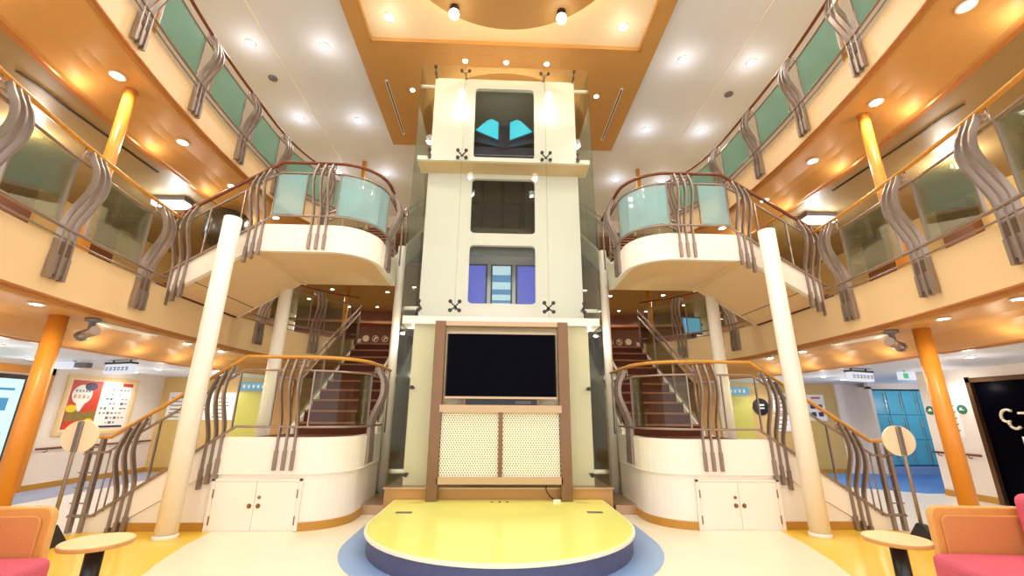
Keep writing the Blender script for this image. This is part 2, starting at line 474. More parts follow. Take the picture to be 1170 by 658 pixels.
# walls, lower deck
def wall(name, boxes, m):
    b = MB()
    for a, c in boxes: b.box(a, c)
    return struct(b.build(name, m))
wall('wall_left', [((-8.15, -4, 0), (-7.95, 5.6, 2.1)), ((-8.15, 7.66, 0), (-7.95, 10.8, 2.1)), ((-8.15, 5.6, 0), (-7.95, 7.66, .15)), ((-8.15, 5.6, 1.87), (-7.95, 7.66, 2.1))], M['wallwhite'])
wall('wall_right', [((7.8, -4, 0), (8.0, 5.0, 2.1)), ((7.8, 6.97, 0), (8.0, 7.8, 2.1)), ((7.8, 5.0, 1.9), (8.0, 6.97, 2.1)), ((8.0, 6.97, 0), (11.2, 7.1, 2.1))], M['wallwhite'])
wall('wall_back', [((-8.15, 10.6, 0), (8.4, 10.75, 2.12))], M['walltan'])
wall('wall_locker_alcove', [((8.4, 10.55, 0), (9.02, 10.75, 2.12)), ((11.0, 7.1, 0), (11.2, 10.75, 2.12)), ((9.02, 10.72, 0), (11.0, 10.75, 2.12))], M['wallwhite'])
# baseboards
wall('baseboard_left', [((-7.95, 7.66, 0), (-7.935, 10.6, .1))], M['trimo'])
wall('baseboard_right', [((7.785, 6.98, 0), (7.8, 7.8, .1))], M['trimo'])
wall('baseboard_back', [((-7.95, 10.585, 0), (8.4, 10.6, .1))], M['trimo'])
# middle deck walls
wall('wall_middle_deck_left', [((-8.2, .3, D2), (-8.0, 16.6, 5.0))], M['walltan'])
wall('wall_middle_deck_right', [((8.0, .3, D2), (8.2, 16.6, 5.0))], M['walltan'])
b = MB()
arc = [(7.9 * math.sin(a), 16. - 1.1 * (1 - math.cos(a))) for a in [k / 20 * 1.2 for k in range(-20, 21)]]
b.prism(arc + [(7.4, 16.5), (-7.4, 16.5)], D2, 5.0); struct(b.build('wall_middle_deck_back', M['wallbrown']))
b = MB(); arc2 = [(x, y - .55) for x, y in arc]
b.prism(arc2 + arc[::-1], 4.42, 4.5); struct(b.build('trim_6', M['wallbrown']))
# top deck walls
wall('wall_top_deck_left', [((-8.2, .3, D3), (-8.0, 14, CZ))], M['wallwhite'])
wall('wall_top_deck_right', [((8.0, .3, D3), (8.2, 14, CZ))], M['wallwhite'])
wall('wall_top_deck_back', [((-8.2, 14, D3), (8.2, 14.2, CZ))], M['wallwhite'])

# window in the left wall
b = MB()
b.box((-8.02, 5.6, .15), (-7.93, 5.66, 1.87)); b.box((-8.02, 7.6, .15), (-7.93, 7.66, 1.87)); b.box((-8.02, 5.6, 1.8), (-7.93, 7.66, 1.87)); b.box((-8.02, 5.6, .15), (-7.93, 7.66, .2))
struct(b.build('window_1', M['dark']))
b = MB(); b.box((-8.1, 5.6, .15), (-8.09, 7.66, 1.87))
w = b.build('window_pane', M['window'], bpy.data.objects['window_1'])
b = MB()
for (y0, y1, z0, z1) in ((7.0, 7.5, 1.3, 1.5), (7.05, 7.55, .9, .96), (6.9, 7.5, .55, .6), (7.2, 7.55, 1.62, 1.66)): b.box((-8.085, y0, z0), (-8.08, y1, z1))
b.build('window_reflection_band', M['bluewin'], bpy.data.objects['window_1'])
b = MB(); b.box((-7.95, 7.68, .0), (-7.9, 7.95, 2.02)); b.box((-7.95, 5.4, 1.9), (-7.9, 7.95, 2.02))
struct(b.build('trim_7', M['postdeep']))

# ------------------------------------------------------------------ columns
for s in (-1, 1):
    def column(x, y, z0, z1, r, m, name, lab, base=None, cap=None):
        t = thing(name, lab, 'column', (s * x, y, z0), kind='thing')
        b = MB(s); b.cyl((x, y, z0), (x, y, z1), r, 28); b.build('shaft', m, t)
        if base: b = MB(s); b.lathe([(r + base, 0), (r + base, .035), (r + .004, .05), (r + .004, 0.001)], (x, y, z0), 28); b.build('base_ring', m, t)
        if cap: b = MB(s); b.lathe([(r + .03, 0), (r + .03, .05), (r + .003, .05)], (x, y, z1 - .05), 28); b.build('cap_ring', M['trimline'], t)
    column(3.58, 5.21, 0.004, 3.74, .105, M['cream'], 'white_column', 'thick white round column in front of the landing ' + SIDE[s], base=.012)
    column(1.85, 7.32, 0, 4.23, .072, M['cream'], 'thin_white_column', 'thin white round column beside the glass lift tower ' + SIDE[s], base=.01)
    column(3.66, 7.02, 0, 3.42, .1, M['cream'], 'rear_white_column', 'white round column behind the stair landing ' + SIDE[s])
    column(4.66, 4.5, 0, 2.26, .078, M['postdeep'], 'orange_column', 'ochre round column under the middle balcony ' + SIDE[s])
    column(4.66, 4.5, D2, 5.12, .062, M['post'], 'orange_column', 'orange round column on the middle balcony ' + SIDE[s])
    column(4.5, 12.2, D2, 4.98, .07, M['post'], 'orange_column', 'thin orange column far behind the stairs on the middle deck ' + SIDE[s])
    column(3.9, 10.6, D3, CZ, .06, M['post'], 'orange_column', 'short orange column at the back of the top deck ' + SIDE[s])
    column(4.68, 4.5, D3, CZ, .062, M['post'], 'orange_column', 'slim orange column behind the top railing ' + SIDE[s])

# ------------------------------------------------------------------ stair landings
ARC = [(2.42 - .56 * math.sin(a), 6.06 - .56 * math.cos(a)) for a in [PI / 2 * k / 10 for k in range(11)]]   # (2.42,5.5) -> (1.86,6.06)
FRONT = [(3.36, 5.5)] + ARC + [(1.88, 7.05)]
def front_path(z): return [V((x, y, z)) for x, y in FRONT]
BASE = [V((4.85, 5.5, .05)), V((4.6, 5.5, .05)), V((3.2, 5.5, 1.01))] + [V((x, y, 1.01)) for x, y in ARC] + [V((1.86, 6.5, 1.01)), V((1.87, 7.1, 1.01))]

for s in (-1, 1):
    S = SIDE[s]
    # ---- lower platform
    th = thing('stair_landing', 'white curved lower stair landing with cupboard doors ' + S, 'stair landing', (s * 2.7, 6.2, 0))
    P = [V((x, y, 0)) for x, y in FRONT]; N = normals(P, 1)
    # normals of FRONT walking towards the lift: make them point to the outside
    N = [n if n.dot(V((2.7, 6.6, 0)) - p) < 0 else -n for n, p in zip(N, P)]
    m = MB(s)
    m.sweep(P, N, [(0, .0), (0, .61), (-.1, .61), (-.1, 0)]); m.build('lower_wall', M['cream'], th)
    m = MB(s); m.sweep(P, N, [(.02, .62), (.02, 1.0), (.012, 1.015), (-.1, 1.015), (-.1, .61), (.0, .605), (.03, .605), (.03, .62)]); m.build('upper_band', M['cream'], th)
    for a, c, i0, i1 in (('baseboard', 0, 1, None),):
        Q = [V((2.345, 5.505, 0))] + P[2:]; NQ = N[1:]
        m = MB(s); m.sweep(Q, [NQ[0]] + list(N[2:]), [(.0, .0), (.0, .095), (.012, .095), (.016, .085), (.016, 0)]); m.build('baseboard', M['trimo'], th)
    m = MB(s); m.prism([(3.36, 5.56), (2.42, 5.56)] + [(x + .03, y + .03) for x, y in ARC] + [(1.93, 7.05), (3.36, 7.05)], .9, .985); m.build('landing_floor', M['carpet'], th)
    # cupboard recess frame and doors
    m = MB(s)
    m.box((2.33, 5.478, .0), (2.37, 5.505, .56)); m.box((3.33, 5.478, 0), (3.37, 5.505, .56)); m.box((2.33, 5.478, .53), (3.37, 5.505, .56)); m.box((2.33, 5.478, 0), (3.37, 5.505, .012))
    m.build('door_frame', M['cream'], th, bev=.003)
    for x0, x1, hx in ((2.373, 2.848, 2.80), (2.853, 3.327, 2.90)):
        m = MB(s); m.box((x0, 5.482, .014), (x1, 5.5, .527)); d = m.build('cupboard_door', M['cream'], th, bev=.003)
        m = MB(s); m.disc((hx, 5.482, .27), (0, -1, 0), .026, .006); m.disc((hx, 5.476, .27), (0, -1, 0), .014, .012); m.build('ring_pull', M['copper'], d)
        xh = x0 if x0 < 2.5 else x1
        m = MB(s)
        for z in (.12, .4): m.cyl((xh, 5.478, z - .045), (xh, 5.478, z + .045), .008, 8)
        m.build('hinge', M['copper'], d)
        if x0 < 2.5: 
            m = MB(s); m.disc((hx, 5.482, .36), (0, -1, 0), .018, .01); m.build('lock', M['copper'], d)

    # ---- lower side stairs (stringer wall parallel to the photo)
    def side_stairs(z, upper):
        nm = 'upper' if upper else 'lower'
        th = thing('side_stairs', 'short %s cream side stairs with sloping stringer %s' % ('upper' if upper else 'lower', S), 'stairs', (s * 4.0, 6.2, z))
        n = 6
        for k in range(n - 1):
            x1 = 3.37 + .25 * (k + 1); zt = z + 1.0 - .1667 * (k + 1)
            m = MB(s); m.box((3.37 + .25 * k, 5.56, zt - .16), (x1 + .02, 6.98, zt)); 
            m.build('step', [M['carpet']], th)
        sl = .1667 / .25
        def zz(x): return z + 1.01 - sl * (x - 3.36)
        for y0, y1, nmn in ((5.478, 5.555, 'front_stringer'), (6.985, 7.05, 'rear_stringer')):
            if upper: poly = [(3.36, zz(3.36)), (3.36, z + .6), (3.44, z + .62), (4.385, z + .0 + .02), (4.385, zz(4.385) + .0)]
            else: poly = [(3.36, zz(3.36)), (3.36, z + .61), (3.44, z + .605), (4.46, 0.0), (4.7, 0), (4.7, zz(4.7) + .02)]
            m = MB(s); m.prism_dir([(x, y0, q) for x, q in poly], (0, y1 - y0, 0)); m.build(nmn, M['cream'], th)
        if upper:
            m = MB(s); m.prism_dir([(3.3, 5.56, z + .615), (3.42, 5.56, z + .61), (4.38, 5.56, z + .02), (4.38, 5.56, z + .08), (3.46, 5.56, z + .68), (3.3, 5.56, z + .68)], (0, 1.43, 0)); m.build('soffit', M['fascia'], th)
        else:
            m = MB(s); m.prism_dir([(3.37, 5.505, 0), (4.45, 5.505, 0), (3.45, 5.505, .6), (3.37, 5.505, .61)], (0, .04, 0)); m.build('side_panel', M['cream'], th)
            m = MB(s); m.prism_dir([(3.375, 5.492, 0), (4.4, 5.492, 0), (4.28, 5.492, .095), (3.375, 5.492, .095)], (0, .013, 0)); m.build('baseboard', M['trimo'], th)
    side_stairs(0, False); side_stairs(SHIFT, True)

    # ---- upper landing
    th = thing('stair_landing', 'white curved upper stair landing hanging between decks ' + S, 'stair landing', (s * 2.7, 6.2, 3.4))
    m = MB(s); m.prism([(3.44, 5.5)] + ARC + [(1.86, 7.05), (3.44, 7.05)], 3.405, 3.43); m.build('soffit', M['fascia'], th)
    m = MB(s); m.sweep(P, N, [(0.02, .0), (.02, .385), (.012, .4), (-.09, .4), (-.09, .03), (-.05, 0)]);
    for q in m.v: q.z += 3.4
    m.build('fascia_band', M['cream'], th)
    m = MB(s); m.prism([(3.36, 5.57), (2.42, 5.57)] + [(x + .05, y + .03) for x, y in ARC] + [(1.95, 7.05), (3.36, 7.05)], 3.7, 3.765); m.build('landing_floor', M['carpet'], th)

    # ---- main flights
    for z, nm in ((0.985, 'lower'), (3.765, 'upper')):
        th = thing('main_stairs', 'straight %s flight with red brown treads %s' % (nm, S), 'stairs', (s * 2.5, 8.2, z))
        H = (1.78 + (SHIFT - 2.78)) ; n = 10; rise = (D2 - .985) / n if nm == 'lower' else (D3 - 3.765) / n; run = .265
        for k in range(n):
            y0 = 7.05 + run * k; zt = z + rise * (k + 1)
            m = MB(s); m.box((1.98, y0, zt - rise - .02), (3.2, y0 + run + .03, zt - .0)); m.box((1.98, y0 - .022, zt - .03), (3.2, y0, zt + .002), 1)
            m.build('step', [M['carpet'], M['carpetnose']], th)
        yT = 7.05 + run * n; sl = rise / run
        for x0, x1, nn in ((3.2, 3.26, 'outer_stringer'), (1.92, 1.98, 'inner_stringer')):
            za = z + .1; zb = z + rise * n + .1
            poly = [(7.0, z - .28), (7.0, za), (7.06, za + .04), (yT + .1, zb + .06), (yT + .1, zb - .42)]
            m = MB(s); m.prism_dir([(x0, y, q) for y, q in poly], (x1 - x0, 0, 0)); m.build(nn, M['cream'], th)
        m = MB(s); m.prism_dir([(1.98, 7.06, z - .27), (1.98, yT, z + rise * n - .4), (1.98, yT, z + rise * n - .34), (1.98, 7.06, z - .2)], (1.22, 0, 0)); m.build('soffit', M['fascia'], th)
        if nm == 'lower':
            m = MB(s); m.prism_dir([(1.925, 7.06, .004), (1.925, yT, .004), (1.925, yT, z + rise * n - .3), (1.925, 7.06, z - .2)], (.05, 0, 0)); m.build('added_fill_panel', M['plaster'], th)  # pale panel added below the flight to brighten the dark gap by the tower
        # balustrades of the flight
        for x, nn, nr in ((3.23, 'outer', 1), (1.95, 'inner', -1)):
            th2 = thing('stair_balustrade', 'glass balustrade on the %s edge of the %s flight %s' % (nn, nm, S), 'railing', (s * x, 8, z + .1))
            p0 = V((x, 7.12, z + .12)); p1 = V((x, 9.6, z + .12 + (9.6 - 7.12) * sl)); d = p1 - p0
            for h, r, q in ((.88, .024, 'handrail'), (.72, .018, 'middle_rail')):
                m = MB(s); m.tube([p0 + V((0, 0, h)), p1 + V((0, 0, h))], r, 8); m.build(q, M['steel'] if nn == 'inner' else M['rail'], th2)
            for k in range(3):
                a = p0 + d * (k / 3 + .012); c = p0 + d * ((k + 1) / 3 - .012)
                m = MB(s); m.prism_dir([a + V((-.005, 0, .06)), c + V((-.005, 0, .06)), c + V((-.005, 0, .7)), a + V((-.005, 0, .7))], (.01, 0, 0)); m.build('glass_panel', M['g_low'] if nm == 'lower' else M['g_side'], th2)
            for k in range(4):
                a = p0 + d * (k / 3)
                m = MB(s); m.tube([a + V((0, 0, -.06)), a + V((0, 0, .88))], .015, 8); m.build('post', M['rail'], th2)

    # ---- railings round the landings
    for z, nm, hm, gm in ((0, 'lower', M['handlow'], M['g_low']), (SHIFT, 'upper', M['handup'], M['g_up'])):
        pts = [p + V((0, 0, z)) for p in BASE]
        if z: pts = [V((4.53, 5.5, z + .1))] + pts[2:]
        pa = Path(pts, 1)
        # make the side vector point outwards (towards the photo / the lift)
        if pa.at(pa.L * .5)[2].y > 0: pa.sgn = -1
        X = lambda x, y=5.5: pa.near(lambda p: (p.x - x) ** 2 + (p.y - y) ** 2)
        th = thing('landing_railing', '%s landing railing with %s handrail %s' % (nm, 'golden wood' if not z else 'red brown', S), 'railing', (s * 2.7, 5.5, z + (1.0)))
        gs = [X(4.31), X(3.42), X(2.58), X(1.86, 6.32)]
        gl = [(X(4.06), X(3.64)), (X(3.24), X(2.82)), (X(2.36), X(1.87, 6.05))]
        if not z: gl = [(X(4.08), X(3.66)), (X(3.24), X(2.8)), (X(2.36), X(1.87, 6.05))]
        railing(th, s, pa, gs, gm, hm, gl, hand_r=.028, rails=(X(4.85), pa.L - .3) if not z else (.05, pa.L - .3), clear=gl[0])
        # end posts
        m = MB(s); p, d, n = pa.at(pa.L)
        m.tube([p + n * .04 + V((0, 0, .0)), p + n * .04 + V((0, 0, .96))], .014, 8); m.build('end_post', M['rail'], th)
        if not z:
            for x in (4.82, 4.69):
                m = MB(s); m.ribbon([(x, 5.47, .004), (x, 5.47, .99)], (1, 0, 0), .04, .05); m.build('newel_post', M['bar'], th)
            for h in (.16, .3, .46, .62, .82):
                m = MB(s); m.tube([(4.88, 5.47, h), (4.69, 5.47, h)], .008, 6); m.build('ladder_bar', M['rail'], th)
            for x in (4.58, 4.5):
                p = pa.at(X(x))[0]; m = MB(s); m.tube([p + V((0, -.03, .1)), p + V((0, -.03, .8))], .009, 6); m.build('thin_baluster', M['rail'], th)

    # ---- balcony railings
    def balcony(D, y0, y1, groups, label, hm, gm, gm2=None):
        pts = [V((p.x, p.y, D + .03)) for p in EDGE if y0 <= p.y <= y1]
        pa = Path(pts, -1)
        Y = lambda y: pa.near(lambda p: abs(p.y - y))
        th = thing('balcony_railing', label, 'railing', (s * pts[len(pts) // 2].x, pts[len(pts) // 2].y, D))
        gs = [Y(y) for y in groups]
        spans = []
        ends = [0] + gs + [pa.L]
        for a, c in zip(ends, ends[1:]):
            if c - a > .6: spans.append((a + (.17 if a else .05), c - .17))
        railing(th, s, pa, gs, gm, hm, spans, gap=.08, low=True)
    balcony(D2, 1.5, 5.32, [1.8, 2.88, 3.84, 4.98], 'golden handrail and glass of the middle balcony near the seats ' + S, M['handlow'], M['g_d2'])
    balcony(D2, 7.15, 9.4, [7.6, 8.75], 'curved middle deck railing behind the stairs ' + S, M['handup'], M['g_d2'])
    balcony(D3, 1.5, 9.4, [1.75, 2.8, 3.92, 5.08, 6.22, 7.35, 8.6], 'top deck balcony railing with green glass ' + S, M['handup'], M['g_d3'])

# ------------------------------------------------------------------ lift tower
CX = -.02
tw = thing('elevator_tower', 'glass fronted white lift tower with three windows rising above the stage', 'elevator', (CX, 6.8, 0))
m = MB(); m.box((CX - 1.54, 6.26, .004), (CX + 1.54, 8.6, .335)); m.build('plinth', M['ochre'], tw)
m = MB(); m.box((CX - 1.56, 6.24, .33), (CX + 1.56, 8.6, .35)); m.build('plinth_cap', M['bronzelight'], tw)
WIN = [(CX - .56, CX + .56, 3.03, 4.06), (CX - .56, CX + .56, 4.28, 5.34), (CX - .54, CX + .54, 5.62, 7.1)]
def fillet(m, x, z, dx, dz, r, y0, y1):
    pts = [(x, z)] + [(x + dx * r - dx * r * math.sin(a), z + dz * r - dz * r * math.cos(a)) for a in [PI / 2 * k / 6 for k in range(7)]][::-1]
    m.prism_dir([(px, y0, pz) for px, pz in pts], (0, y1 - y0, 0))
def front(y0, y1, hw, z0, z1, wins):
    m = MB(); xs0, xs1 = wins[0][0], wins[0][1]
    m.box((CX - hw, y0, z0), (xs0, y1, z1)); m.box((xs1, y0, z0), (CX + hw, y1, z1))
    zc = z0
    for (a, c, q0, q1) in wins:
        m.box((a, y0, zc), (c, y1, q0)); zc = q1
        for x, dx in ((a, 1), (c, -1)):
            for z, dz in ((q0, 1), (q1, -1)): fillet(m, x, z, dx, dz, .07, y0, y1)
    m.box((xs0, y0, zc), (xs1, y1, z1)); return m
front(6.5, 6.58, 1.29, 5.5, 7.3, WIN[2:]).build('upper_front_wall', M['tower'], tw)
front(6.72, 6.8, 1.345, 2.72, 5.5, WIN[:2]).build('middle_front_wall', M['tower'], tw)
m = MB()
for s in (-1, 1): m.box((CX + s * 1.3, 6.8, 2.75), (CX + s * 1.24, 8.4, 7.3)); m.box((CX + s * 1.29, 6.58, 5.53), (CX + s * 1.24, 6.8, 7.3))
m.build('side_wall', M['tower'], tw)
m = MB(); m.box((CX - 1.29, 6.55, 7.25), (CX + 1.29, 8.4, 7.3)); m.build('top_plate', M['tower'], tw)
m = MB(); m.box((CX - 1.48, 6.33, 5.44), (CX + 1.48, 6.76, 5.52)); m.build('upper_ledge', M['tower'], tw)
m = MB(); m.box((CX - 1.46, 6.36, 5.425), (CX + 1.46, 6.715, 5.44)); m.build('ledge_soffit', M['fascia'], tw)  # tan of the warm light from below put into this underside's colour
m = MB(); m.box((CX - 1.5, 6.32, 2.6), (CX + 1.5, 6.75, 2.72)); m.build('canopy_ledge', M['cream'], tw)
for s in (-1, 1):
    m = MB(); m.box((CX + s * .98, 6.44, .35), (CX + s * 1.34, 6.5, 2.6)); m.build('side_panel', M['plaster'], tw)
m = MB(); m.box((CX - .98, 6.5, .35), (CX + .98, 6.55, 2.6)); m.build('back_panel', M['plaster'], tw)
m = MB(); m.box((CX - 1.28, 8.3, .35), (CX + 1.28, 8.4, 7.3)); m.build('rear_wall', M['shaft'], tw)
# glass skin
for s in (-1, 0, 1):
    x0, x1 = (CX - .72 + .004, CX + .72 - .004) if s == 0 else ((CX + .724, CX + 1.52) if s > 0 else (CX - 1.52, CX - .724))
    for z0, z1 in ((2.885, 5.55), (5.56, 7.4)):
        m = MB(); m.box((x0, 6.3, z0), (x1, 6.312, z1)); m.build('front_glass', M['g_tower'], tw)
    if s:
        m = MB(); m.box((x0 + (.26 if s > 0 else 0), 6.3, .36), (x1 - (.26 if s < 0 else 0), 6.312, 2.6)); m.build('front_glass', M['g_tower'], tw)
        m = MB(); m.box((x0, 6.3, 2.73), (x1, 6.312, 2.88)); m.build('front_glass', M['g_tower'], tw)
        for z0, z1 in ((.36, 2.88), (2.885, 5.55), (5.56, 7.4)):
            m = MB(); m.box((CX + s * 1.52, 6.3, z0), (CX + s * 1.508, 8.5, z1)); m.build('side_glass', M['g_side'], tw)
        # thin vertical seams and glass fins
        m = MB(); m.box((CX + s * .722 - .006, 6.296, 2.73), (CX + s * .722 + .006, 6.36, 7.4)); m.build('glass_fin', M['g_side'], tw)
def spider(x, z, arms):
    m = MB(); c = V((x, 6.36, z)); m.tube([c, c + V((0, .15, 0))], .022, 10)
    for a, q in arms:
        e = V((x + a * .07, 6.325, z + q * .07)); m.tube([c, e], .011, 8); m.disc(e + V((0, -.012, 0)), (0, -1, 0), .03, .022, 14)
    m.build('spider_fitting', M['dark'], tw)
for s in (-1, 1):
    for z in (2.88, 5.555): spider(CX + s * .722, z, [(1, 1), (-1, 1), (1, -1), (-1, -1)])
    spider(CX + s * .722, 7.3, [(1, 0), (-1, 0)])
    for z in (2.88, 5.555): spider(CX + s * 1.27, z, [(0, 1), (0, -1)])
    spider(CX + s * 1.27, 7.3, [(0, 1)])
    for z in (.5, 1.66):
        m = MB(); m.disc((CX + s * 1.28, 6.3, z), (0, -1, 0), .03, .02, 16); m.cyl((CX + s * 1.28, 6.3, z), (CX + s * 1.28, 6.44, z), .014, 8); m.build('spider_fitting', M['dark'], tw)
    for z in (.52, 2.88, 7.1):
        m = MB(); m.cyl((CX + s * 1.3, 6.5, z), (CX + s * 1.52, 6.5, z), .03, 12); m.build('glass_stay', M['cream'], tw)
# window panes of the tower
for i, (a, c, q0, q1) in enumerate(WIN):
    y = 6.78 if i < 2 else 6.56
    m = MB(); m.box((a, y + (.0 if i < 2 else .0), q0), (c, y + .008, q1)); m.build('window_pane', M['g_dark'] if i == 1 else M['g_tower'], tw)
# shaft interior seen through the middle window
m = MB()
for x in (-.42, 0, .42): m.box((CX + x - .05, 7.9, 4.3), (CX + x + .05, 8.0, 7.2))
m.build('guide_rail', M['dark'], tw)
m = MB(); m.box((CX - 1.2, 6.9, 4.1), (CX + 1.2, 6.93, 4.46)); m.build('sill_grille', M['shaft'], tw)
# lift cab behind the lowest window
cab = thing('elevator_cab', 'lift cab behind the lowest tower window with blue lit door panels', 'elevator', (CX, 7.2, 2.9))
m = MB(); m.box((CX - .9, 7.6, 2.85), (CX + .9, 7.65, 4.2)); m.build('back_wall', M['cabsteel'], cab)
m = MB(); m.box((CX - .9, 6.85, 2.8), (CX + .9, 7.65, 2.86)); m.build('cab_floor', M['shaft'], cab)
m = MB(); m.box((CX - .9, 6.85, 4.16), (CX + .9, 7.65, 4.2)); m.build('cab_roof', M['cabsteel'], cab)
m = MB(); m.box((CX - .9, 6.86, 3.93), (CX + .9, 6.89, 4.2)); m.build('roof_grille', M['shaft'], cab)
for x0, x1, mm in ((-.66, -.3, 'bluescreen'), (.3, .66, 'bluescreen'), (-.17, .17, 'skyscreen')):
    zt = 3.98
    m = MB(); m.box((CX + x0 - .035, 7.56, 2.9), (CX + x1 + .035, 7.6, zt + .035)) if mm != 'skyscreen' else m.box((CX + x0 - .03, 7.56, 3.14), (CX + x1 + .03, 7.6, zt + .03))
    f = m.build('screen_frame', M['blackp'], cab)
    m = MB(); m.box((CX + x0, 7.55, 2.95 if mm != 'skyscreen' else 3.17), (CX + x1, 7.558, zt)); m.build('screen', M[mm], f)
    if mm == 'skyscreen':
        m = MB()
        for z0, z1 in ((3.26, 3.31), (3.42, 3.52), (3.66, 3.8)): m.box((CX + x0, 7.545, z0), (CX + x1, 7.549, z1))
        m.build('screen_band', M['skyscreenb'], f)
# lift machinery cover with two lit panels seen through the top window
cb = thing('elevator_canopy', 'dark faceted lift canopy with two glowing cyan panels', 'elevator', (CX, 7.3, 6.3))
apex, fz = V((CX, 7.35, 6.95)), 6.15
ring = [V((CX + x, y, z)) for x, y, z in ((-1.0, 6.75, 6.25), (0, 6.68, 5.95), (1.0, 6.75, 6.25), (.85, 7.8, 6.7), (-.85, 7.8, 6.7))]
m = MB(); m.add([apex] + ring, [(0, 1, 2), (0, 2, 3), (0, 3, 4), (0, 4, 5), (0, 5, 1)])
m.build('facet', M['navy'], cb)
for s in (-1, 1):
    Q = [(.11, 6.21), (.11, 6.59), (.24, 6.655), (.318, 6.62), (.53, 6.4)]
    poly = []
    for x, z in Q: poly.append(V((CX + s * x, 6.78, z)))
    m = MB(); m.prism_dir(poly, (0, .01, 0)); m.build('lit_panel', M['cyan'], cb)
    rim = [V((CX + s * .268, 6.8, 6.45)) + (p - V((CX + s * .268, 6.78, 6.45))) * 1.16 for p in poly]
    m = MB(); m.prism_dir(rim, (0, .02, 0)); m.build('panel_rim', M['navy'], cb)
m = MB(); m.box((CX - 1.2, 8.1, 5.6), (CX + 1.2, 8.2, 7.2)); m.build('rear_panel', M['shaft'], cb)
m = MB(); m.box((CX - 1.1, 6.72, 5.7), (CX + 1.1, 6.76, 6.0)); m.build('lower_panel', M['navy'], cb)

# ------------------------------------------------------------------ display wall on the stage
dw = thing('display_frame', 'bronze metal frame with two perforated speaker panels on the stage', 'display stand', (CX, 6.13, .2))
for s in (-1, 1):
    m = MB(); m.box((CX + s * .815, 6.08, .206), (CX + s * .965, 6.2, 2.6)); m.build('upright', M['bronze'], dw, bev=.004)
    m = MB(); m.box((CX + s * .028, 6.12, .5), (CX + s * .812, 6.15, 1.32)); m.build('perforated_panel', M['perf'], dw)
m = MB(); m.box((CX - .815, 6.09, 2.53), (CX + .815, 6.2, 2.6)); m.build('top_beam', M['bronzelight'], dw, bev=.004)
m = MB(); m.box((CX - .84, 6.04, 1.32), (CX + .84, 6.22, 1.42)); m.build('shelf', M['bronzelight'], dw, bev=.004)
m = MB(); m.box((CX - .84, 6.08, .41), (CX + .84, 6.2, .5)); m.build('bottom_rail', M['bronzelight'], dw, bev=.004)
m = MB(); m.box((CX - .028, 6.09, .5), (CX + .028, 6.16, 1.32)); m.build('centre_post', M['bronze'], dw)
m = MB(); m.box((CX - .78, 6.24, 1.4), (CX + .78, 6.26, 2.48)); m.build('back_sheet', M['plaster'], dw)
tv = thing('television', 'large black wall television above the perforated panels', 'television', (CX, 6.05, 1.9))
m = MB(); m.box((CX - .775, 6.03, 1.5), (CX + .775, 6.1, 2.41)); m.build('casing', M['blackp'], tv, bev=.006)
m = MB(); m.box((CX - .762, 6.022, 1.535), (CX + .762, 6.029, 2.4)); m.build('screen', M['black'], tv)
m = MB(); m.box((CX - .775, 6.018, 1.5), (CX + .775, 6.028, 1.53)); m.box((CX - .778, 6.018, 2.4), (CX + .778, 6.1, 2.415)); m.build('silver_edge', M['bronzelight'], tv)
m = MB(); m.box((CX - .3, 6.1, 1.75), (CX + .3, 6.24, 2.15)); m.build('wall_mount', M['dark'], tv)
av = thing('av_unit', 'black media player rack on the shelf under the television', 'media player', (CX, 6.12, 1.42))
m = MB(); m.box((CX - .5, 6.1, 1.424), (CX + .5, 6.22, 1.5)); m.build('casing', M['blackp'], av)
for x in (-.52, .5):
    m = MB(); m.box((CX + x, 6.08, 1.424), (CX + x + .03, 6.22, 1.51)); m.build('rack_side', M['bronze'], av)
m = MB(); m.box((CX + .2, 6.095, 1.435), (CX + .42, 6.1, 1.48)); m.build('display_window', M['inkg'], av)

# ------------------------------------------------------------------ stage
st = thing('stage', 'round fronted yellow stage with white rim and slate blue side', 'stage', (CX, 5.2, 0))
def stage_poly(r, yb, n=32, sy=1.0):
    return [(CX + r * math.sin(a), 5.1 - r * sy * math.cos(a)) for a in [PI * k / n - PI / 2 for k in range(n + 1)]] + [(CX + r, yb), (CX - r, yb)]
m = MB(); m.prism(stage_poly(1.37, 6.24), .008, .168); m.build('side_skirt', M['stageside'], st)
m = MB(); m.prism(stage_poly(1.40, 6.25), .168, .2); m.build('rim', M['stageedge'], st, bev=.006)
m = MB(); m.prism(stage_poly(1.375, 6.24), .2, .204); m.build('deck', M['stage'], st)
for s in (-1, 1):
    m = MB(); m.box((CX + s * 1.02, 5.42, .204), (CX + s * 1.2, 5.5, .208)); m.build('floor_socket', M['inkg'], st)
    m = MB(); m.box((CX + s * 1.0, 6.0, .204), (CX + s * 1.16, 6.03, .206)); m.build('floor_hatch', M['bronzelight'], st)
m = MB()
for x in (-.1, 0, .1): m.disc((CX + x, 6.06, .204), (0, 0, 1), .018, .006, 12)
m.build('floor_bolt', M['dark'], st)
m = MB(); pts = catmull([(.62, 6.2, .42), (.6, 6.16, .34), (.64, 6.14, .27), (.68, 6.1, .24), (.72, 6.08, .222)], 6); m.tube(pts, .008, 6)
pc = m.build('power_cord', M['blackp'], dw)
m = MB(); m.box((.68, 6.06, .206), (.78, 6.1, .232)); m.build('power_plug', M['white'], pc)
for s in (-1, 1):
    m = MB(s); m.box((1.57, 6.32, .004), (2.0, 7.2, .12)); 
    tag(m.build('plinth_step', M['bronzelight'], bev=.004), 'low grey beige step between lift plinth and landing ' + SIDE[s], 'step', kind='thing')

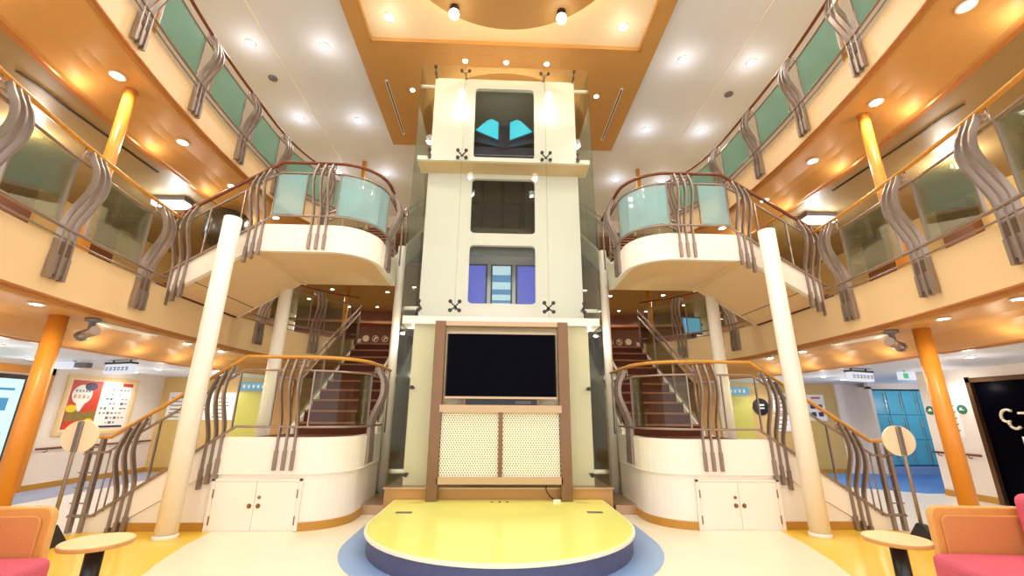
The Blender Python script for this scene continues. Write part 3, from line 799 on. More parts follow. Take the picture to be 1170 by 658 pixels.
# ------------------------------------------------------------------ ceiling ring and lamps
rg = thing('ceiling_ring', 'large ochre ring hanging under the cream ceiling panel', 'ceiling light', (0, 3.88, 7.8))
m = MB(); n = 72
prof = [(1.54, 7.74), (1.92, 7.74), (1.92, 7.77), (1.84, 7.84), (1.54, 7.84)]
m.lathe([(r, z - 7.8) for r, z in prof] + [(prof[0][0], prof[0][1] - 7.8)], (0, 3.88, 7.8), n, sm=False); m.build('ring_body', M['band'], rg)
m = MB(); m.lathe([(1.78, .042), (1.82, .042), (1.82, .08), (1.78, .08), (1.78, .042)], (0, 3.88, 7.8), n); m.build('cove_light', M['cove'], rg)
m = MB(); m.lathe([(1.4, .04), (1.44, .04), (1.44, .26), (1.4, .26), (1.4, .04)], (0, 3.88, 7.8), n); m.build('inner_collar', M['inset'], rg)
ringang = [R(60), R(120), R(0), R(180), R(240), R(300)]
for i, an in enumerate(ringang):
    x, y = 1.775 * math.cos(an), 3.88 + 1.775 * math.sin(an)
    lab = ['first', 'second', 'third', 'fourth', 'fifth', 'sixth'][i]
    d = thing('ring_spotlight', 'drum spotlight under the ochre ring %s' % (['above the locker side of the lift', 'above the poster side of the lift', 'at the locker side end', 'at the poster side end', 'behind the viewer, poster side', 'behind the viewer, locker side'][i]), 'spotlight', (x, y, 7.74), group='drum spotlights under the ring')
    m = MB(); m.cyl((x, y, 7.739), (x, y, 7.64), .075, 20); m.build('drum', M['dark'], d)
    m = MB(); m.lathe([(.074, 0), (.085, -.04), (.07, -.09), (.03, -.115), (.001, -.12)], (x, y, 7.638), 20); m.build('bulb', M['lampw'], d)
    lamp((x, y, 7.5), 60, (1, .93, .82), 'SPOT', .06)

def downlight(x, y, z, label, group, r=.06, e=40, col=(1, .9, .76), ang=150, pt=0, pz=.3, px=0):
    o = PROTO.copy() if PROTO_DONE else PROTO
    d = thing('downlight', label, 'ceiling light', (x, y, z), group=group)
    a = RIM.copy(); COL.objects.link(a); a.parent = d; a.scale = (r / .06,) * 3
    c = LENS.copy(); COL.objects.link(c); c.parent = d; c.scale = (r / .06,) * 3
    if e: lamp((x, y, z - .06), e, col, 'SPOT', .05, ang=ang, blend=.5)
    if pt: lamp((x + px, y, z - pz), pt, col, 'POINT', .03 if px else .05)  # extra point lamp without fitting, added for glow on ceiling and soffit
PROTO = None; PROTO_DONE = False
class _N:
    def copy(s): return None
PROTO = _N()
mb = MB(); mb.lathe([(.06, 0), (.066, -.004), (.066, -.012), (.05, -.014), (.05, 0)], (0, 0, 0), 20); RIM = mb.build('trim_ring', M['white'])
mb = MB(); mb.lathe([(.05, -.004), (.05, -.012), (.03, -.016), (.001, -.017)], (0, 0, 0), 20); LENS = mb.build('lens', M['lamp'])
RIM0, LENS0 = RIM, LENS

for s in (-1, 1):
    S = SIDE[s]
    g = 'recessed downlights in the white ceiling'
    for x, nm in ((3.52, 'inner'), (4.92, 'outer')):
        for j, y in enumerate((2.3, 4.5, 6.65, 8.8, 11.15)):
            if y == 2.3 and x < 4: pass
            pos = ['nearest the viewer', 'second', 'third', 'fourth', 'farthest back'][j]
            downlight(s * (x if j < 4 else x - .1), y, CZ, 'round downlight in the white ceiling, %s of %s row %s' % (['first', 'second', 'third', 'fourth', 'last'][j], nm, S), g, .09, 40, (1, .96, .9) if y < 8 else (.92, .96, 1), pt=2.4)
    downlight(s * 2.1, 5.93, CZ - .03, 'round downlight in a corner of the cream ceiling panel ' + S, 'downlights in the cream panel', .09, 30, (1, .92, .78), pt=2.)
    downlight(s * 2.0, 7.62, CZ - .1, 'small downlight in the ochre band beside the lift top ' + S, 'downlights in the ochre band', .055, 30)
    downlight(s * .81, 6.78, CZ - .1, 'small downlight in the ochre band in front of the lift ' + S, 'downlights in the ochre band', .055, 14)
    for j, y in enumerate((1.6, 2.95, 4.25, 5.53, 6.78, 8.0)):
        pt = min(EDGE, key=lambda p: abs(p.y - y))
        downlight(s * (pt.x + .36), y, 5.097, 'round downlight under the top balcony, %s in the row %s' % (ORD[j], S), 'downlights under the top balcony', .075, 18, (1, .84, .6), ang=170, pt=1.9, pz=.26, px=s * .34)
    for j, y in enumerate((3.2, 3.95, 4.7, 5.49, 6.24, 7.02, 7.8)):
        pt = min(EDGE, key=lambda p: abs(p.y - y))
        if 4.3 < y < 5: continue
        downlight(s * (pt.x + .14), y, 2.247, 'small downlight under the middle balcony, %s in the row %s' % (ORD[j], S), 'downlights under the middle balcony', .055, 11, (1, .84, .6), ang=170, pt=1.7, pz=.26, px=s * .58)
    for j, (x, y) in enumerate(((6.6, 8.55), (7.55, 9.2), (6.3, 5.5), (7.4, 6.98), (6.4, 10), (5.9, 9.3))):
        downlight(s * x, y, 2.089, 'round downlight in the lower ceiling, %s %s' % (['by the hanging sign', 'in the far corner', 'near the seats', 'by the wall', 'by the back wall', 'behind the stairs'][j], S), 'downlights in the lower side ceiling', .06, 12, (1, .96, .92), pt=2)
    for j, (x, y) in enumerate(((3.55, 13.0), (2.6, 12.4), (4.4, 15.0), (1.3, 12.4), (5.2, 12.8), (3.7, 15.1), (5.4, 15.0), (6.4, 14.0))):
        downlight(s * x, y, 4.978, 'small downlight in the taupe ceiling, %s from the lift %s' % (ORD[[3, 2, 4, 1, 5, 0, 6, 7][j]], S), 'downlights in the middle deck ceiling', .06, 24, (1, .9, .74))
    # slot vents, smoke detectors
    m = MB(); m.box((s * 2.47, 7.35, CZ - .106), (s * 2.53, 9.16, CZ - .1)); v = tag(m.build('slot_vent', M['white']), 'long narrow slot vent in the ochre ceiling band ' + S, 'air vent', 'slot vents')
    m = MB(); m.box((s * 2.485, 7.4, CZ - .108), (s * 2.515, 9.11, CZ - .105)); m.build('slot', M['dark'], v)
    m = MB(); m.lathe([(.09, 0), (.09, -.02), (.07, -.035), (.04, -.05), (.001, -.052)], (s * 4.93, 7.53, CZ), 24); dd = tag(m.build('smoke_detector', M['inkg']), 'round grey speaker grille in the white ceiling ' + S, 'ceiling speaker', 'round grilles in the white ceiling')
    for j, x in enumerate((.42, 1.22)):
        m = MB(); m.box((s * x - .13, 6.62, CZ - .104), (s * x + .13, 6.88, CZ - .1)); h = tag(m.build('ceiling_hatch', M['band']), 'square ochre access hatch in the band, %s the middle %s' % (['next to', 'away from'][j], S), 'hatch', 'access hatches in the ochre band')
        m = MB()
        for a, c in (((-.13, 6.62), (.13, 6.626)), ((-.13, 6.874), (.13, 6.88)), ((-.13, 6.62), (-.124, 6.88)), ((.124, 6.62), (.13, 6.88))): m.box((s * x + a[0], a[1], CZ - .106), (s * x + c[0], c[1], CZ - .104))
        m.build('joint', M['trimo'], h)
downlight(0, 6.78, CZ - .1, 'small downlight in the ochre band over the middle of the lift', 'downlights in the ochre band', .055, 14)
for o in (RIM0, LENS0): bpy.data.objects.remove(o)

# ------------------------------------------------------------------ signs, fixtures and boards
for s in (-1, 1):
    S = SIDE[s]
    sg = thing('hanging_sign', 'lit white direction sign hanging from the lower ceiling ' + S, 'sign', (s * 6.1, 7.1, 2.0), group='hanging direction signs')
    ang = R(20) * s
    ax = V((math.cos(ang), math.sin(ang) * 1, 0)) * .29; ay = V((-math.sin(ang), math.cos(ang), 0)) * .05
    c = V((s * 6.1, 7.1, 1.95))
    m = MB(); m.obox(c, ax, ay, (0, 0, .075)); m.build('light_box', M['signlit'], sg)
    m = MB(); m.obox(c + V((0, 0, .088)), ax * 1.05, ay * 1.2, (0, 0, .016)); m.build('top_cap', M['dark'], sg)
    for q in (-.7, .7): m = MB(); m.cyl(c + ax * q + V((0, 0, .1)), c + ax * q + V((0, 0, .14)), .012, 8); m.build('hanger', M['dark'], sg)
    m = MB()
    for k in range(6):
        u = -.8 + .32 * k; f = c + ax * u - ay.normalized() * .052
        for (dx, dz, w, h) in ((0, .02, .03, .006), (0, -.02, .03, .006), (-.02 + .01 * (k % 3), 0, .005, .028), (.018, -.004, .005, .02)):
            m.obox(f + ax.normalized() * dx + V((0, 0, dz)), ax.normalized() * w, ay.normalized() * .001, (0, 0, h))
    m.build('lettering', M['inkg'], sg)
    # track projector with ceiling wing
    pj = thing('projector_lamp', 'grey spotlight projector under the middle balcony soffit ' + S, 'spotlight', (s * 4.35, 4.5, 2.24), group='soffit projectors')
    b0 = V((4.42, 4.62, 2.247))
    m = MB(s); m.lathe([(.07, 0), (.07, -.03), (.03, -.04), (.03, -.1)], b0, 16); m.build('mount', M['inkg'], pj)
    m = MB(s); m.cyl(b0 + V((-.09, -.04, -.13)), b0 + V((.11, .05, -.17)), .05, 14); m.cyl(b0 + V((.11, .05, -.17)), b0 + V((.15, .07, -.178)), .057, 14); m.build('lamp_head', M['bar'], pj)
    wg = thing('curved_light_panel', 'crescent shaped pale panel on the balcony soffit beside the projector ' + S, 'panel', (s * 4.5, 5.0, 2.24), group='crescent soffit panels')
    a = [V((4.46, 4.68 + .9 * k / 12, 2.246)) for k in range(13)]
    bq = [V((4.46 + .16 * math.sin(PI * k / 12), 4.68 + .9 * k / 12, 2.246)) for k in range(13)]
    m = MB(s); m.prism_dir(a + bq[1:-1][::-1], (0, 0, -.02)); m.build('panel', M['white'], wg)
    # fluorescent sign on the middle deck ceiling
    fl = thing('fluorescent_light', 'bright white box light under the taupe ceiling of the middle deck ' + S, 'ceiling light', (s * 5.95, 7.1, 4.9), group='box lights on the middle deck')
    m = MB(s); m.box((5.7, 7.0, 4.83), (6.25, 7.2, 4.9)); m.build('diffuser', M['lampw'], fl)
    m = MB(s); m.box((5.68, 6.98, 4.9), (6.27, 7.22, 4.978)); m.build('housing', M['inkg'], fl)
    lamp((s * 5.95, 7.1, 4.6), 16, (.85, .96, 1), 'POINT', .1)
    lamp((s * 1.43, 6.95, 2.56), 18, (1, .93, .75), 'POINT', .015)  # added lamp, brightens the dark gap beside the tower
    for yy in (2.6, 5.2): lamp((s * 6.6, yy, 4.86), 34, (1, .93, .8), 'POINT', .06)  # lamps without fittings, added to brighten the middle deck side rooms
    # line slot in the deck ceiling
    m = MB(s); m.box((5.55, 4.1, 4.972), (5.59, 6.2, 4.979)); tag(m.build('slot_vent', M['dark']), 'dark thin slot vent in the taupe ceiling above the middle balcony ' + S, 'air vent', 'slot vents in the middle deck ceiling')
    # display boards on the middle deck wall
    for j, (y, z, w, h, mm) in enumerate(((4.2, 3.35, .9, .5, 'white'), (5.6, 3.3, .7, .42, 'white'), (7.2, 3.35, .8, .5, 'bluewin'), (8.8, 3.4, .7, .45, 'white'))):
        bd = thing('notice_board', 'pale board on the middle deck wall, %s from the seats %s' % (ORD[j], S), 'board', (s * 7.98, y, z), group='boards on the middle deck wall')
        m = MB(s); m.box((7.96, y - w / 2 - .03, z - h / 2 - .03), (7.995, y + w / 2 + .03, z + h / 2 + .03)); m.build('frame', M['wallbrown'], bd)
        m = MB(s); m.box((7.95, y - w / 2, z - h / 2), (7.958, y + w / 2, z + h / 2)); m.build('sheet', M[mm], bd)
    for j, (y, w) in enumerate(((3.4, .55), (4.9, .55), (6.4, .5), (8.0, .5))):
        m = MB(s); m.box((7.8, y - w / 2, D2 + .002), (7.99, y + w / 2, 4.9)); tag(m.build('wall_pilaster', M['wallbrown']), 'dark brown pilaster on the middle deck, %s from the seats %s' % (ORD[j], S), 'pilaster', 'pilasters on the middle deck')
    # round emblem discs on the brown back wall
    for j in range(5):
        x = 3.55 + .34 * j; i = min(range(41), key=lambda k: abs(arc[k][0] - x)); y = arc[i][1]
        ds = thing('round_emblem', 'round white ringed emblem on brown wall, %s from the lift %s' % (ORD[j], S), 'emblem', (s * x, y - .03, 3.95), group='round emblems on the brown wall')
        m = MB(s); m.disc((x, y - .02, 3.95), (0, -1, 0), .12, .015, 28); m.build('white_rim', M['white'], ds)
        m = MB(s); m.disc((x, y - .035, 3.95), (0, -1, 0), .098, .008, 28); m.build('brown_field', M['white'] if j == 4 else M['wallbrown'], ds)
        m = MB(s); m.disc((x - .02, y - .043, 3.98), (0, -1, 0), .055, .006, 20, ry=.045); m.disc((x + .03, y - .043, 3.91), (0, -1, 0), .03, .006, 16); m.build('motif', M['white'], ds)
    # drum and monitor on the middle deck
dp = thing('drum_pendant', 'large black drum hanging under the taupe ceiling behind the upper side stairs', 'pendant', (-5.25, 7.6, 4.95))
m = MB(); m.lathe([(.05, 4.3), (.3, 4.32), (.36, 4.42), (.36, 4.86), (.3, 4.93), (.05, 4.94)], (-5.25, 7.6, 0), 28); m.build('drum', M['blackp'], dp)
m = MB(); m.lathe([(.03, 4.94), (.03, 4.978), (.09, 4.978), (.09, 4.97), (.03, 4.97)], (-5.25, 7.6, 0), 16); m.build('hanger', M['dark'], dp)
mo = thing('wall_monitor', 'small monitor with cyan picture on the middle deck behind the locker side stairs', 'monitor', (5.1, 11, 3.6))
m = MB(); m.box((4.9, 11.0, 3.38), (5.42, 11.06, 3.86)); m.build('casing', M['blackp'], mo)
m = MB(); m.box((4.93, 10.985, 3.42), (5.39, 10.998, 3.82)); m.build('screen', M['bluewin'], mo)
m = MB(); m.cyl((5.16, 11.03, D2 + .002), (5.16, 11.03, 3.4), .03, 10); m.lathe([(.2, .002), (.2, .03), (.03, .04), (.03, .002)], (5.16, 11.03, D2), 20); m.build('stand', M['dark'], mo)
# notice sheets on the tan wall

nb = thing('notice_board', 'wide white notice board on the tan wall behind the poster side stairs', 'board', (-7.4, 10.58, 1.4))
m = MB(); m.box((-7.75, 10.575, 1.12), (-6.2, 10.597, 1.74)); m.build('board', M['white'], nb)
m = MB()
for r_ in range(6):
    for c_ in range(3): m.box((-7.68 + .5 * c_, 10.566, 1.18 + .085 * r_), (-7.68 + .5 * c_ + .25 + .03 * ((r_ * 7 + c_) % 4), 10.569, 1.2 + .085 * r_))
m.build('printed_lines', M['inkg'], nb)
m = MB(); m.box((-7.02, 10.565, 1.12), (-7.0, 10.569, 1.74)); m.box((-6.6, 10.565, 1.12), (-6.58, 10.569, 1.74)); m.build('sheet_edge', M['walltan'], nb)
nb = thing('notice_board', 'small white notice with red heading on the tan wall beside the lockers', 'board', (7.9, 10.58, 1.5))
m = MB(); m.box((7.65, 10.575, 1.2), (8.08, 10.6, 1.82)); m.build('sheet', M['white'], nb)
m = MB(); m.box((7.75, 10.57, 1.72), (7.98, 10.574, 1.76)); m.build('heading', M['red'], nb)
m = MB()
for q in range(4): m.box((7.7 + .18 * (q % 2), 10.57, 1.3 + .18 * (q // 2)), (7.82 + .18 * (q % 2), 10.574, 1.4 + .18 * (q // 2)))
m.build('pictogram', M['ink'], nb)
nb = thing('notice_board', 'white notice sheets on the tan wall behind the locker side stairs', 'board', (6.95, 10.58, 1.4))
m = MB(); m.box((6.75, 10.575, 1.38), (7.2, 10.6, 1.85)); m.box((6.75, 10.575, .95), (7.2, 10.6, 1.33)); m.build('sheet', M['white'], nb)
m = MB()
for r_ in range(8): m.box((6.8, 10.57, 1.0 + .1 * r_), (7.0 + .04 * (r_ % 3), 10.574, 1.02 + .1 * r_))
m.build('printed_lines', M['inkg'], nb)
m = MB(); m.disc((6.45, 10.59, 1.52), (0, -1, 0), .2, .02, 28); ds = tag(m.build('round_sign', M['blackp']), 'black round sign on the back wall behind the locker side landing', 'sign')
m = MB(); m.box((6.37, 10.565, 1.54), (6.53, 10.569, 1.58)); m.box((6.37, 10.565, 1.47), (6.53, 10.569, 1.5)); m.build('pictogram', M['white'], ds)
# lit glass doors behind the stairs
for s in (-1, 1):
    dr = struct(tag(MB(s).box((5.4, 10.56, .004), (6.2, 10.6, 1.75)).build('door_%d' % (1 if s < 0 else 2), M['gold']), 'yellow green door on the back wall behind the stairs ' + SIDE[s], 'door'))
    m = MB(s); m.box((5.42, 10.55, 1.8), (6.2, 10.59, 1.98)); sg = tag(m.build('blue_lit_sign', M['bluewin']), 'blue lit sign over the yellow green door ' + SIDE[s], 'sign', 'blue lit signs')
    for k in range(6): MB(s).box((5.48 + .11 * k, 10.545, 1.85), (5.54 + .11 * k, 10.549, 1.93)).build('letter', M['white'], sg)
    m = MB(s); m.box((5.46, 10.545, 1.0), (5.5, 10.56, 1.2)); m.build('door_handle', M['steel'], dr)
    m = MB(s); m.box((4.9, 10.52, .1), (5.3, 10.59, 2.05)); tag(m.build('wall_pilaster', M['ochre']), 'ochre pilaster on the lower back wall behind the stairs ' + SIDE[s], 'pilaster')

# poster on the left wall
ps = thing('framed_poster', 'framed red and white food poster on the off white wall', 'poster', (-7.93, 9.0, 1.42))
y0, y1, z0, z1 = 8.3, 9.78, .93, 1.89
m = MB(); m.box((-7.949, y0 - .06, z0 - .06), (-7.92, y1 + .06, z0)); m.box((-7.949, y0 - .06, z1), (-7.92, y1 + .06, z1 + .06)); m.box((-7.949, y0 - .06, z0), (-7.92, y0, z1)); m.box((-7.949, y1, z0), (-7.92, y1 + .06, z1)); m.build('frame', M['tabletop'], ps)
m = MB(); m.box((-7.949, y0, z0), (-7.938, y1, z1)); m.build('backing', M['signboard'], ps)
def pp(name, mm, pts, d=0.):
    m = MB(); m.prism_dir([(-7.936 + d, y0 + (y1 - y0) * u, z0 + (z1 - z0) * w) for u, w in pts], (.002, 0, 0)); return m.build(name, M[mm], ps)
def ell(cu, cw, ru, rw, n=20): return [(cu + ru * math.cos(2 * PI * k / n), cw + rw * math.sin(2 * PI * k / n)) for k in range(n)]
pp('red_page', 'red', [(.04, .05), (.46, .05), (.46, .97), (.04, .97)])
pp('white_page', 'white', [(.47, .05), (.96, .05), (.96, .97), (.47, .97)])
pp('food_band', 'pb', [(.05, .2), (.45, .22), (.45, .4), (.3, .36), (.05, .42)], .003)
pp('balloon', 'white', ell(.2, .7, .14, .19) , .006); pp('balloon_tail', 'white', [(.13, .58), (.19, .38), (.22, .38), (.28, .58)], .0045)
pp('navy_badge', 'ink', ell(.3, .86, .09, .08), .009)
pp('yellow_patch', 'py', ell(.1, .43, .075, .07), .006); pp('yellow_patch', 'py', ell(.38, .16, .07, .09), .006)
m = MB()
for k in range(4):
    u = .105 + .06 * k
    for (du, dw, aa, c) in ((0, .022, .02, .005), (0, -.022, .022, .005), (0, 0, .004, .024), (.012 - .008 * (k % 2), .004, .004, .02)):
        m.box((-7.926, y0 + 1.48 * (u + du - aa), z0 + .96 * (.66 + dw - c)), (-7.924, y0 + 1.48 * (u + du + aa), z0 + .96 * (.66 + dw + c)))
m.build('lettering', M['sofaorange'], ps)
m = MB()
for k in range(5):
    u = .11 + .045 * k
    for (du, dw, aa, c) in ((0, .015, .014, .004), (-.006, 0, .004, .022), (.008, -.01, .004, .014)):
        m.box((-7.926, y0 + 1.48 * (u + du - aa), z0 + .96 * (.77 + dw - c)), (-7.924, y0 + 1.48 * (u + du + aa), z0 + .96 * (.77 + dw + c)))
m.build('small_lettering', M['inkg'], ps)
m = MB()
for r_ in range(8):
    for c_ in range(7):
        if random.random() < .3: continue
        u = .52 + .062 * c_; w = .16 + .095 * r_; a = .008 + .018 * random.random(); c = .008 + .02 * random.random()
        m.box((-7.933, y0 + 1.48 * (u - a), z0 + .96 * (w - c)), (-7.931, y0 + 1.48 * (u + a), z0 + .96 * (w + c)))
m.build('small_print', M['inkg'], ps)
pp('red_tag', 'red', [(.78, .9), (.95, .9), (.95, .97), (.78, .97)], .004); pp('navy_strip', 'ink', [(.5, .06), (.92, .06), (.92, .1), (.5, .1)], .004)
# wall handrails
def wall_handrail(x, s, ya, yb, z, lab):
    t = thing('wall_handrail', lab, 'handrail', (x, (ya + yb) / 2, z), group=None)
    m = MB(); m.tube([(x - s * .06, ya, z), (x - s * .06, yb, z)], .018, 8); m.build('rail', M['handup'], t)
    k = ya + .2
    while k < yb:
        m = MB(); m.tube([(x, k, z - .06), (x - s * .05, k, z - .05), (x - s * .06, k, z - .01)], .01, 6); m.build('bracket', M['rail'], t); k += .5
wall_handrail(-7.95, -1, 8.0, 10.5, .67, 'brown wooden wall handrail below the framed poster')
wall_handrail(7.8, 1, 7.0, 7.78, .71, 'brown wooden wall handrail beside the dark glass door')

# lockers
lk = thing('locker_block', 'tall sky blue lockers in the alcove', 'locker', (9.95, 10.4, 0))
m = MB(); m.box((9.04, 10.3, .22), (10.98, 10.7, 1.93)); m.build('carcass', M['tealdark'], lk)
m = MB(); m.box((9.04, 10.28, .008), (10.98, 10.7, .2)); m.build('base', M['blueinlay'], lk)
for r_ in range(3):
    for c_ in range(5):
        x0 = 9.05 + .386 * c_; z0_ = .23 + .565 * r_
        m = MB(); m.box((x0, 10.28, z0_), (x0 + .37, 10.3, z0_ + .55)); d = m.build('locker_door', M['teal'], lk)
        m = MB(); m.disc((x0 + .32, 10.28, z0_ + .3), (0, -1, 0), .025, .03, 12); m.box((x0 + .31, 10.262, z0_ + .06), (x0 + .33, 10.28, z0_ + .5)); m.build('lock', M['signlit'] if False else M['steel'], d)
struct(MB().box((8.95, 10.2, 0), (9.03, 10.6, 2.0)).box((8.95, 10.2, 1.95), (11.0, 10.3, 2.09)).build('trim_8', M['wallwhite']))
downlight(9.9, 9.3, 2.089, 'round downlight in the white ceiling in front of the blue lockers', 'x') if False else lamp((9.9, 9.3, 1.6), 9, (1, .97, .94), 'POINT', .08)  # bare lamp added to brighten the lockers and alcove
# round green signs + sheet on the right wall
for j, (y, z) in enumerate(((7.69, 1.42), (7.14, 1.43))):
    t = thing('round_sign', 'round green wall sign %s' % ['next to the locker alcove', 'next to the dark glass door'][j], 'sign', (7.79, y, z), group='round green wall signs')
    m = MB(); m.disc((7.799, y, z), (-1, 0, 0), .075, .012, 24); m.build('disc', M['green'], t)
    m = MB(); m.box((7.784, y - .04, z - .015), (7.786, y + .04, z + .0)); m.box((7.784, y - .03 + .02 * j, z), (7.786, y + .01 + .02 * j, z + .03)); m.build('pictogram', M['white'], t)
t = thing('wall_notice', 'tall white notice sheet on the wall between two green signs', 'notice', (7.79, 7.4, 1.2))
m = MB(); m.box((7.79, 7.2, .98), (7.799, 7.58, 1.6)); m.build('sheet', M['white'], t)
m = MB()
for k in range(5): m.box((7.787, 7.25, 1.08 + .1 * k), (7.789, 7.38 + .03 * (k % 3), 1.1 + .1 * k))
m.build('printed_lines', M['inkg'], t)
ex = thing('exit_sign', 'small lit green and white exit light on the lower ceiling beside the orange column', 'sign', (7.2, 7.4, 2.0))
m = MB(); m.box((7.05, 7.3, 1.93), (7.3, 7.4, 2.07)); m.build('light_box', M['signlit'], ex)
m = MB(); m.box((7.07, 7.294, 1.95), (7.16, 7.299, 2.04)); m.build('green_panel', M['greenlit'], ex)
m = MB(); m.cyl((7.15, 7.35, 2.07), (7.15, 7.35, 2.089), .02, 8); m.build('hanger', M['dark'], ex)
ex2 = thing('emergency_light', 'small white emergency light box on the lower ceiling beside the ochre column', 'light', (-6.9, 7.3, 2.0))
m = MB(); m.box((-7.3, 7.2, 1.96), (-6.95, 7.35, 2.07)); m.build('light_box', M['signlit'], ex2)
m = MB(); m.box((-6.94, 7.22, 1.98), (-6.75, 7.33, 2.06)); m.build('housing', M['inkg'], ex2)
m = MB(); m.cyl((-7.0, 7.28, 2.07), (-7.0, 7.28, 2.089), .02, 8); m.build('hanger', M['dark'], ex2)
# dark glass door with pale glyph
dk = struct(tag(MB().box((7.86, 5.06, 0.004), (7.9, 6.9, 1.86)).build('door_3', M['black']), 'black glass door with pale lettering beside the green signs', 'door'))
m = MB(); m.box((7.79, 6.9, 0), (7.93, 6.97, 1.95)); m.box((7.79, 5.0, 1.86), (7.93, 6.97, 1.93)); m.box((7.79, 5.0, 0), (7.93, 5.06, 1.95)); m.build('door_frame', M['bronze'], dk)
m = MB(); cY, cz = 6.5, 1.27
pts = [(7.85, cY + .1 * math.cos(a), cz + .1 * math.sin(a)) for a in [R(100 - 15 * k) for k in range(-2, 18)]]
pts = [(7.85, cY + q[0], cz + q[1]) for q in [(-.02, .13), (.04, .15), (.1, .13), (.135, .07), (.13, .0), (.08, -.03), (.03, -.02)]] 
m.tube(catmull(pts, 5), .02, 6)
m.tube(catmull([(7.85, cY + .06, cz - .04), (7.85, cY + .04, cz - .1), (7.85, cY - .02, cz - .13), (7.85, cY - .08, cz - .1)], 5), .02, 6)
m.tube([(7.85, cY - .1, cz + .1), (7.85, cY - .35, cz + .1)], .02, 6); m.tube([(7.85, cY - .22, cz + .16), (7.85, cY - .22, cz - .1)], .02, 6)
m.build('lettering', M['signboard'], dk)
m = MB(); m.box((7.85, 5.1, .93), (7.858, 6.45, 1.03)); m.build('white_stripe', M['white'], dk)
m = MB(); m.cyl((7.82, 5.95, .8), (7.82, 5.95, 1.1), .015, 8); m.build('door_handle', M['steel'], dk)

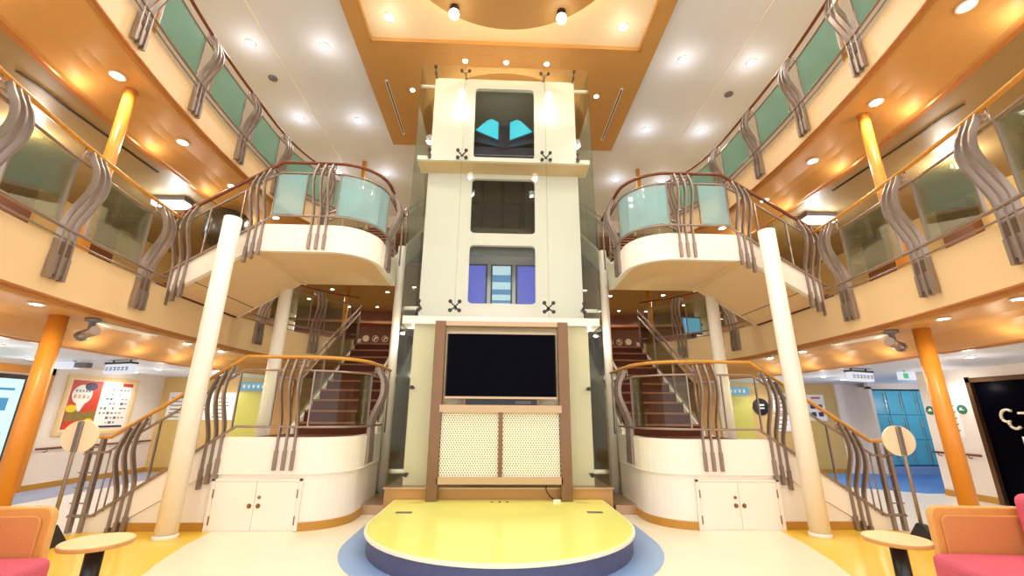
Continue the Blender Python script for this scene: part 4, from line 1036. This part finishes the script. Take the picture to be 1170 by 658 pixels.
# ------------------------------------------------------------------ furniture
for s in (-1, 1):
    S = SIDE[s]
    cx, cy = 2.34, 2.8
    t = thing('side_table', 'round pale wood side table with black pedestal ' + S, 'table', (s * cx, cy, .008), group='round side tables')
    m = MB(s); m.lathe([(.001, .6), (.164, .6), (.168, .596)], (cx, cy, 0), 48, sm=False); m.build('table_top', M['tabletop'], t)
    m = MB(s); m.lathe([(.168, .596), (.17, .588), (.166, .574), (.001, .574)], (cx, cy, 0), 48, sm=False); m.build('table_edge', M['tableedge'], t)
    m = MB(s); m.cyl((cx, cy, .03), (cx, cy, .574), .042, 20); m.build('pedestal', M['blackp'], t)
    m = MB(s); m.lathe([(.2, .008), (.2, .02), (.06, .04), (.06, .008)], (cx, cy, 0), 32); m.build('base', M['blackp'], t)
    # sofa: seat runs towards the viewer, arm panel at the far end
    t = thing('sofa', 'pink sofa with honey wood framed orange end panel ' + S, 'sofa', (s * 3.4, 2.6, 0), group='pink sofas')
    o = V((2.98, 3.2, 0)); ang = R(14)
    def T(u, w, z): # u across (away from centre), w towards viewer
        return (o.x + u * math.cos(ang) - w * math.sin(ang) , o.y - u * math.sin(ang) * .35 - w * math.cos(ang), z)
    def rbox(u0, u1, w0, w1, z0, z1):
        vs = [T(u, w, z) for z in (z0, z1) for u, w in ((u0, w0), (u1, w0), (u1, w1), (u0, w1))]
        return MB(s).add(vs, [(0, 3, 2, 1), (4, 5, 6, 7), (0, 1, 5, 4), (1, 2, 6, 5), (2, 3, 7, 6), (3, 0, 4, 7)])
    # frame with rounded top corner
    def panel(u0, u1, z0, z1, w0, w1, r):
        poly = [(u0, z0), (u1, z0), (u1, z1)] + [(u0 + r - r * math.sin(a), z1 - r + r * math.cos(a)) for a in [PI / 2 * k / 8 for k in range(9)]]
        vs = [T(u, w0, z) for u, z in poly] + [T(u, w1, z) for u, z in poly]; n = len(poly)
        return MB(s).add(vs, [tuple(range(n)), tuple(range(n, 2 * n))[::-1]] + [(i, (i + 1) % n, n + (i + 1) % n, n + i) for i in range(n)])
    panel(0, 1.0, .1, .695, -.06, 0, .07).build('arm_frame', M['sofaframe'], t, bev=.012)
    panel(.055, .95, .16, .645, 0, .02, .05).build('arm_panel', M['sofaorange'], t, bev=.008)
    rbox(-.1, .55, .03, 1.9, .2, .42).build('seat_cushion', M['sofapink'], t, bev=.05, seg=4)
    rbox(.02, .95, .02, 1.9, .1, .2).build('seat_base', M['sofaframe'], t)
    rbox(.55, .76, .03, .95, .38, .8).build('back_cushion', M['sofapink'], t, bev=.06, seg=4)
    rbox(.55, .76, .97, 1.9, .38, .8).build('back_cushion', M['sofapink'], t, bev=.06, seg=4)
    rbox(.78, .92, .0, 1.9, .15, .72).build('back_frame', M['sofaframe'], t, bev=.02)
    for u, w in ((.05, .05), (.85, .05), (.05, 1.8), (.85, 1.8)): rbox(u, u + .05, w, w + .05, .008, .1).build('leg', M['sofaframe'], t)
    # stand with oval board
    x, y = 4.52, 4.93
    t = thing('oval_sign_stand', 'oval cream board on a grey pole with black foot ' + S, 'sign stand', (s * x, y, .008), group='oval sign stands')
    m = MB(s); m.cyl((x, y, .1), (x, y, 1.2), .018, 12); m.build('pole', M['bar'], t)
    m = MB(s); m.add([(x - .1, y - .28, .008), (x + .1, y - .28, .008), (x + .1, y + .12, .008), (x - .1, y + .12, .008), (x - .03, y - .03, .2), (x + .03, y - .03, .2), (x + .03, y + .03, .2), (x - .03, y + .03, .2)],
                    [(0, 3, 2, 1), (4, 5, 6, 7), (0, 1, 5, 4), (1, 2, 6, 5), (2, 3, 7, 6), (3, 0, 4, 7)]); m.build('foot', M['blackp'], t, bev=.006)
    m = MB(s); m.disc((x, y + .02, 1.04), (0, 1, 0), .19, .02, 36, ry=.165); m.build('board', M['signboard'], t)
    m = MB(s); m.box((x - .016, y - .022, .89), (x + .016, y + .02, 1.19)); m.build('clamp_bar', M['inkg'], t)

# ------------------------------------------------------------------ light
w = bpy.data.worlds.new('hall_light'); scn.world = w; w.use_nodes = True
w.node_tree.nodes['Background'].inputs[0].default_value = (.98, .98, 1, 1)
w.node_tree.nodes['Background'].inputs[1].default_value = 1.25
# ------------------------------------------------------------------ camera (pitch 16.6, yaw 2.16, roll .42, focal 483.6 px of 1170)
cam = bpy.data.cameras.new('camera'); co = bpy.data.objects.new('camera', cam); COL.objects.link(co)
p_, y_, r_ = R(16.602), R(2.156), R(.415)
F = V((math.sin(y_) * math.cos(p_), math.cos(y_) * math.cos(p_), math.sin(p_)))
rt = V((math.cos(y_), -math.sin(y_), 0)); up = rt.cross(F)
Rx = rt * math.cos(r_) + up * math.sin(r_); Ux = up * math.cos(r_) - rt * math.sin(r_)
co.matrix_world = Matrix(((Rx.x, Ux.x, -F.x, -.1066), (Rx.y, Ux.y, -F.y, 0), (Rx.z, Ux.z, -F.z, 1.3), (0, 0, 0, 1)))
cam.sensor_width = 36; cam.lens = 36 * 483.6 / 1170; cam.clip_start = .05
scn.camera = co
scn.view_settings.view_transform = 'Standard'; scn.view_settings.look = 'None'
scn.view_settings.exposure = .7; scn.view_settings.gamma = 1; scn.view_settings.use_curve_mapping = False
scn.cycles.sample_clamp_indirect = 4; scn.cycles.use_denoising = True
scn.cycles.transparent_max_bounces = 24; scn.cycles.max_bounces = 10
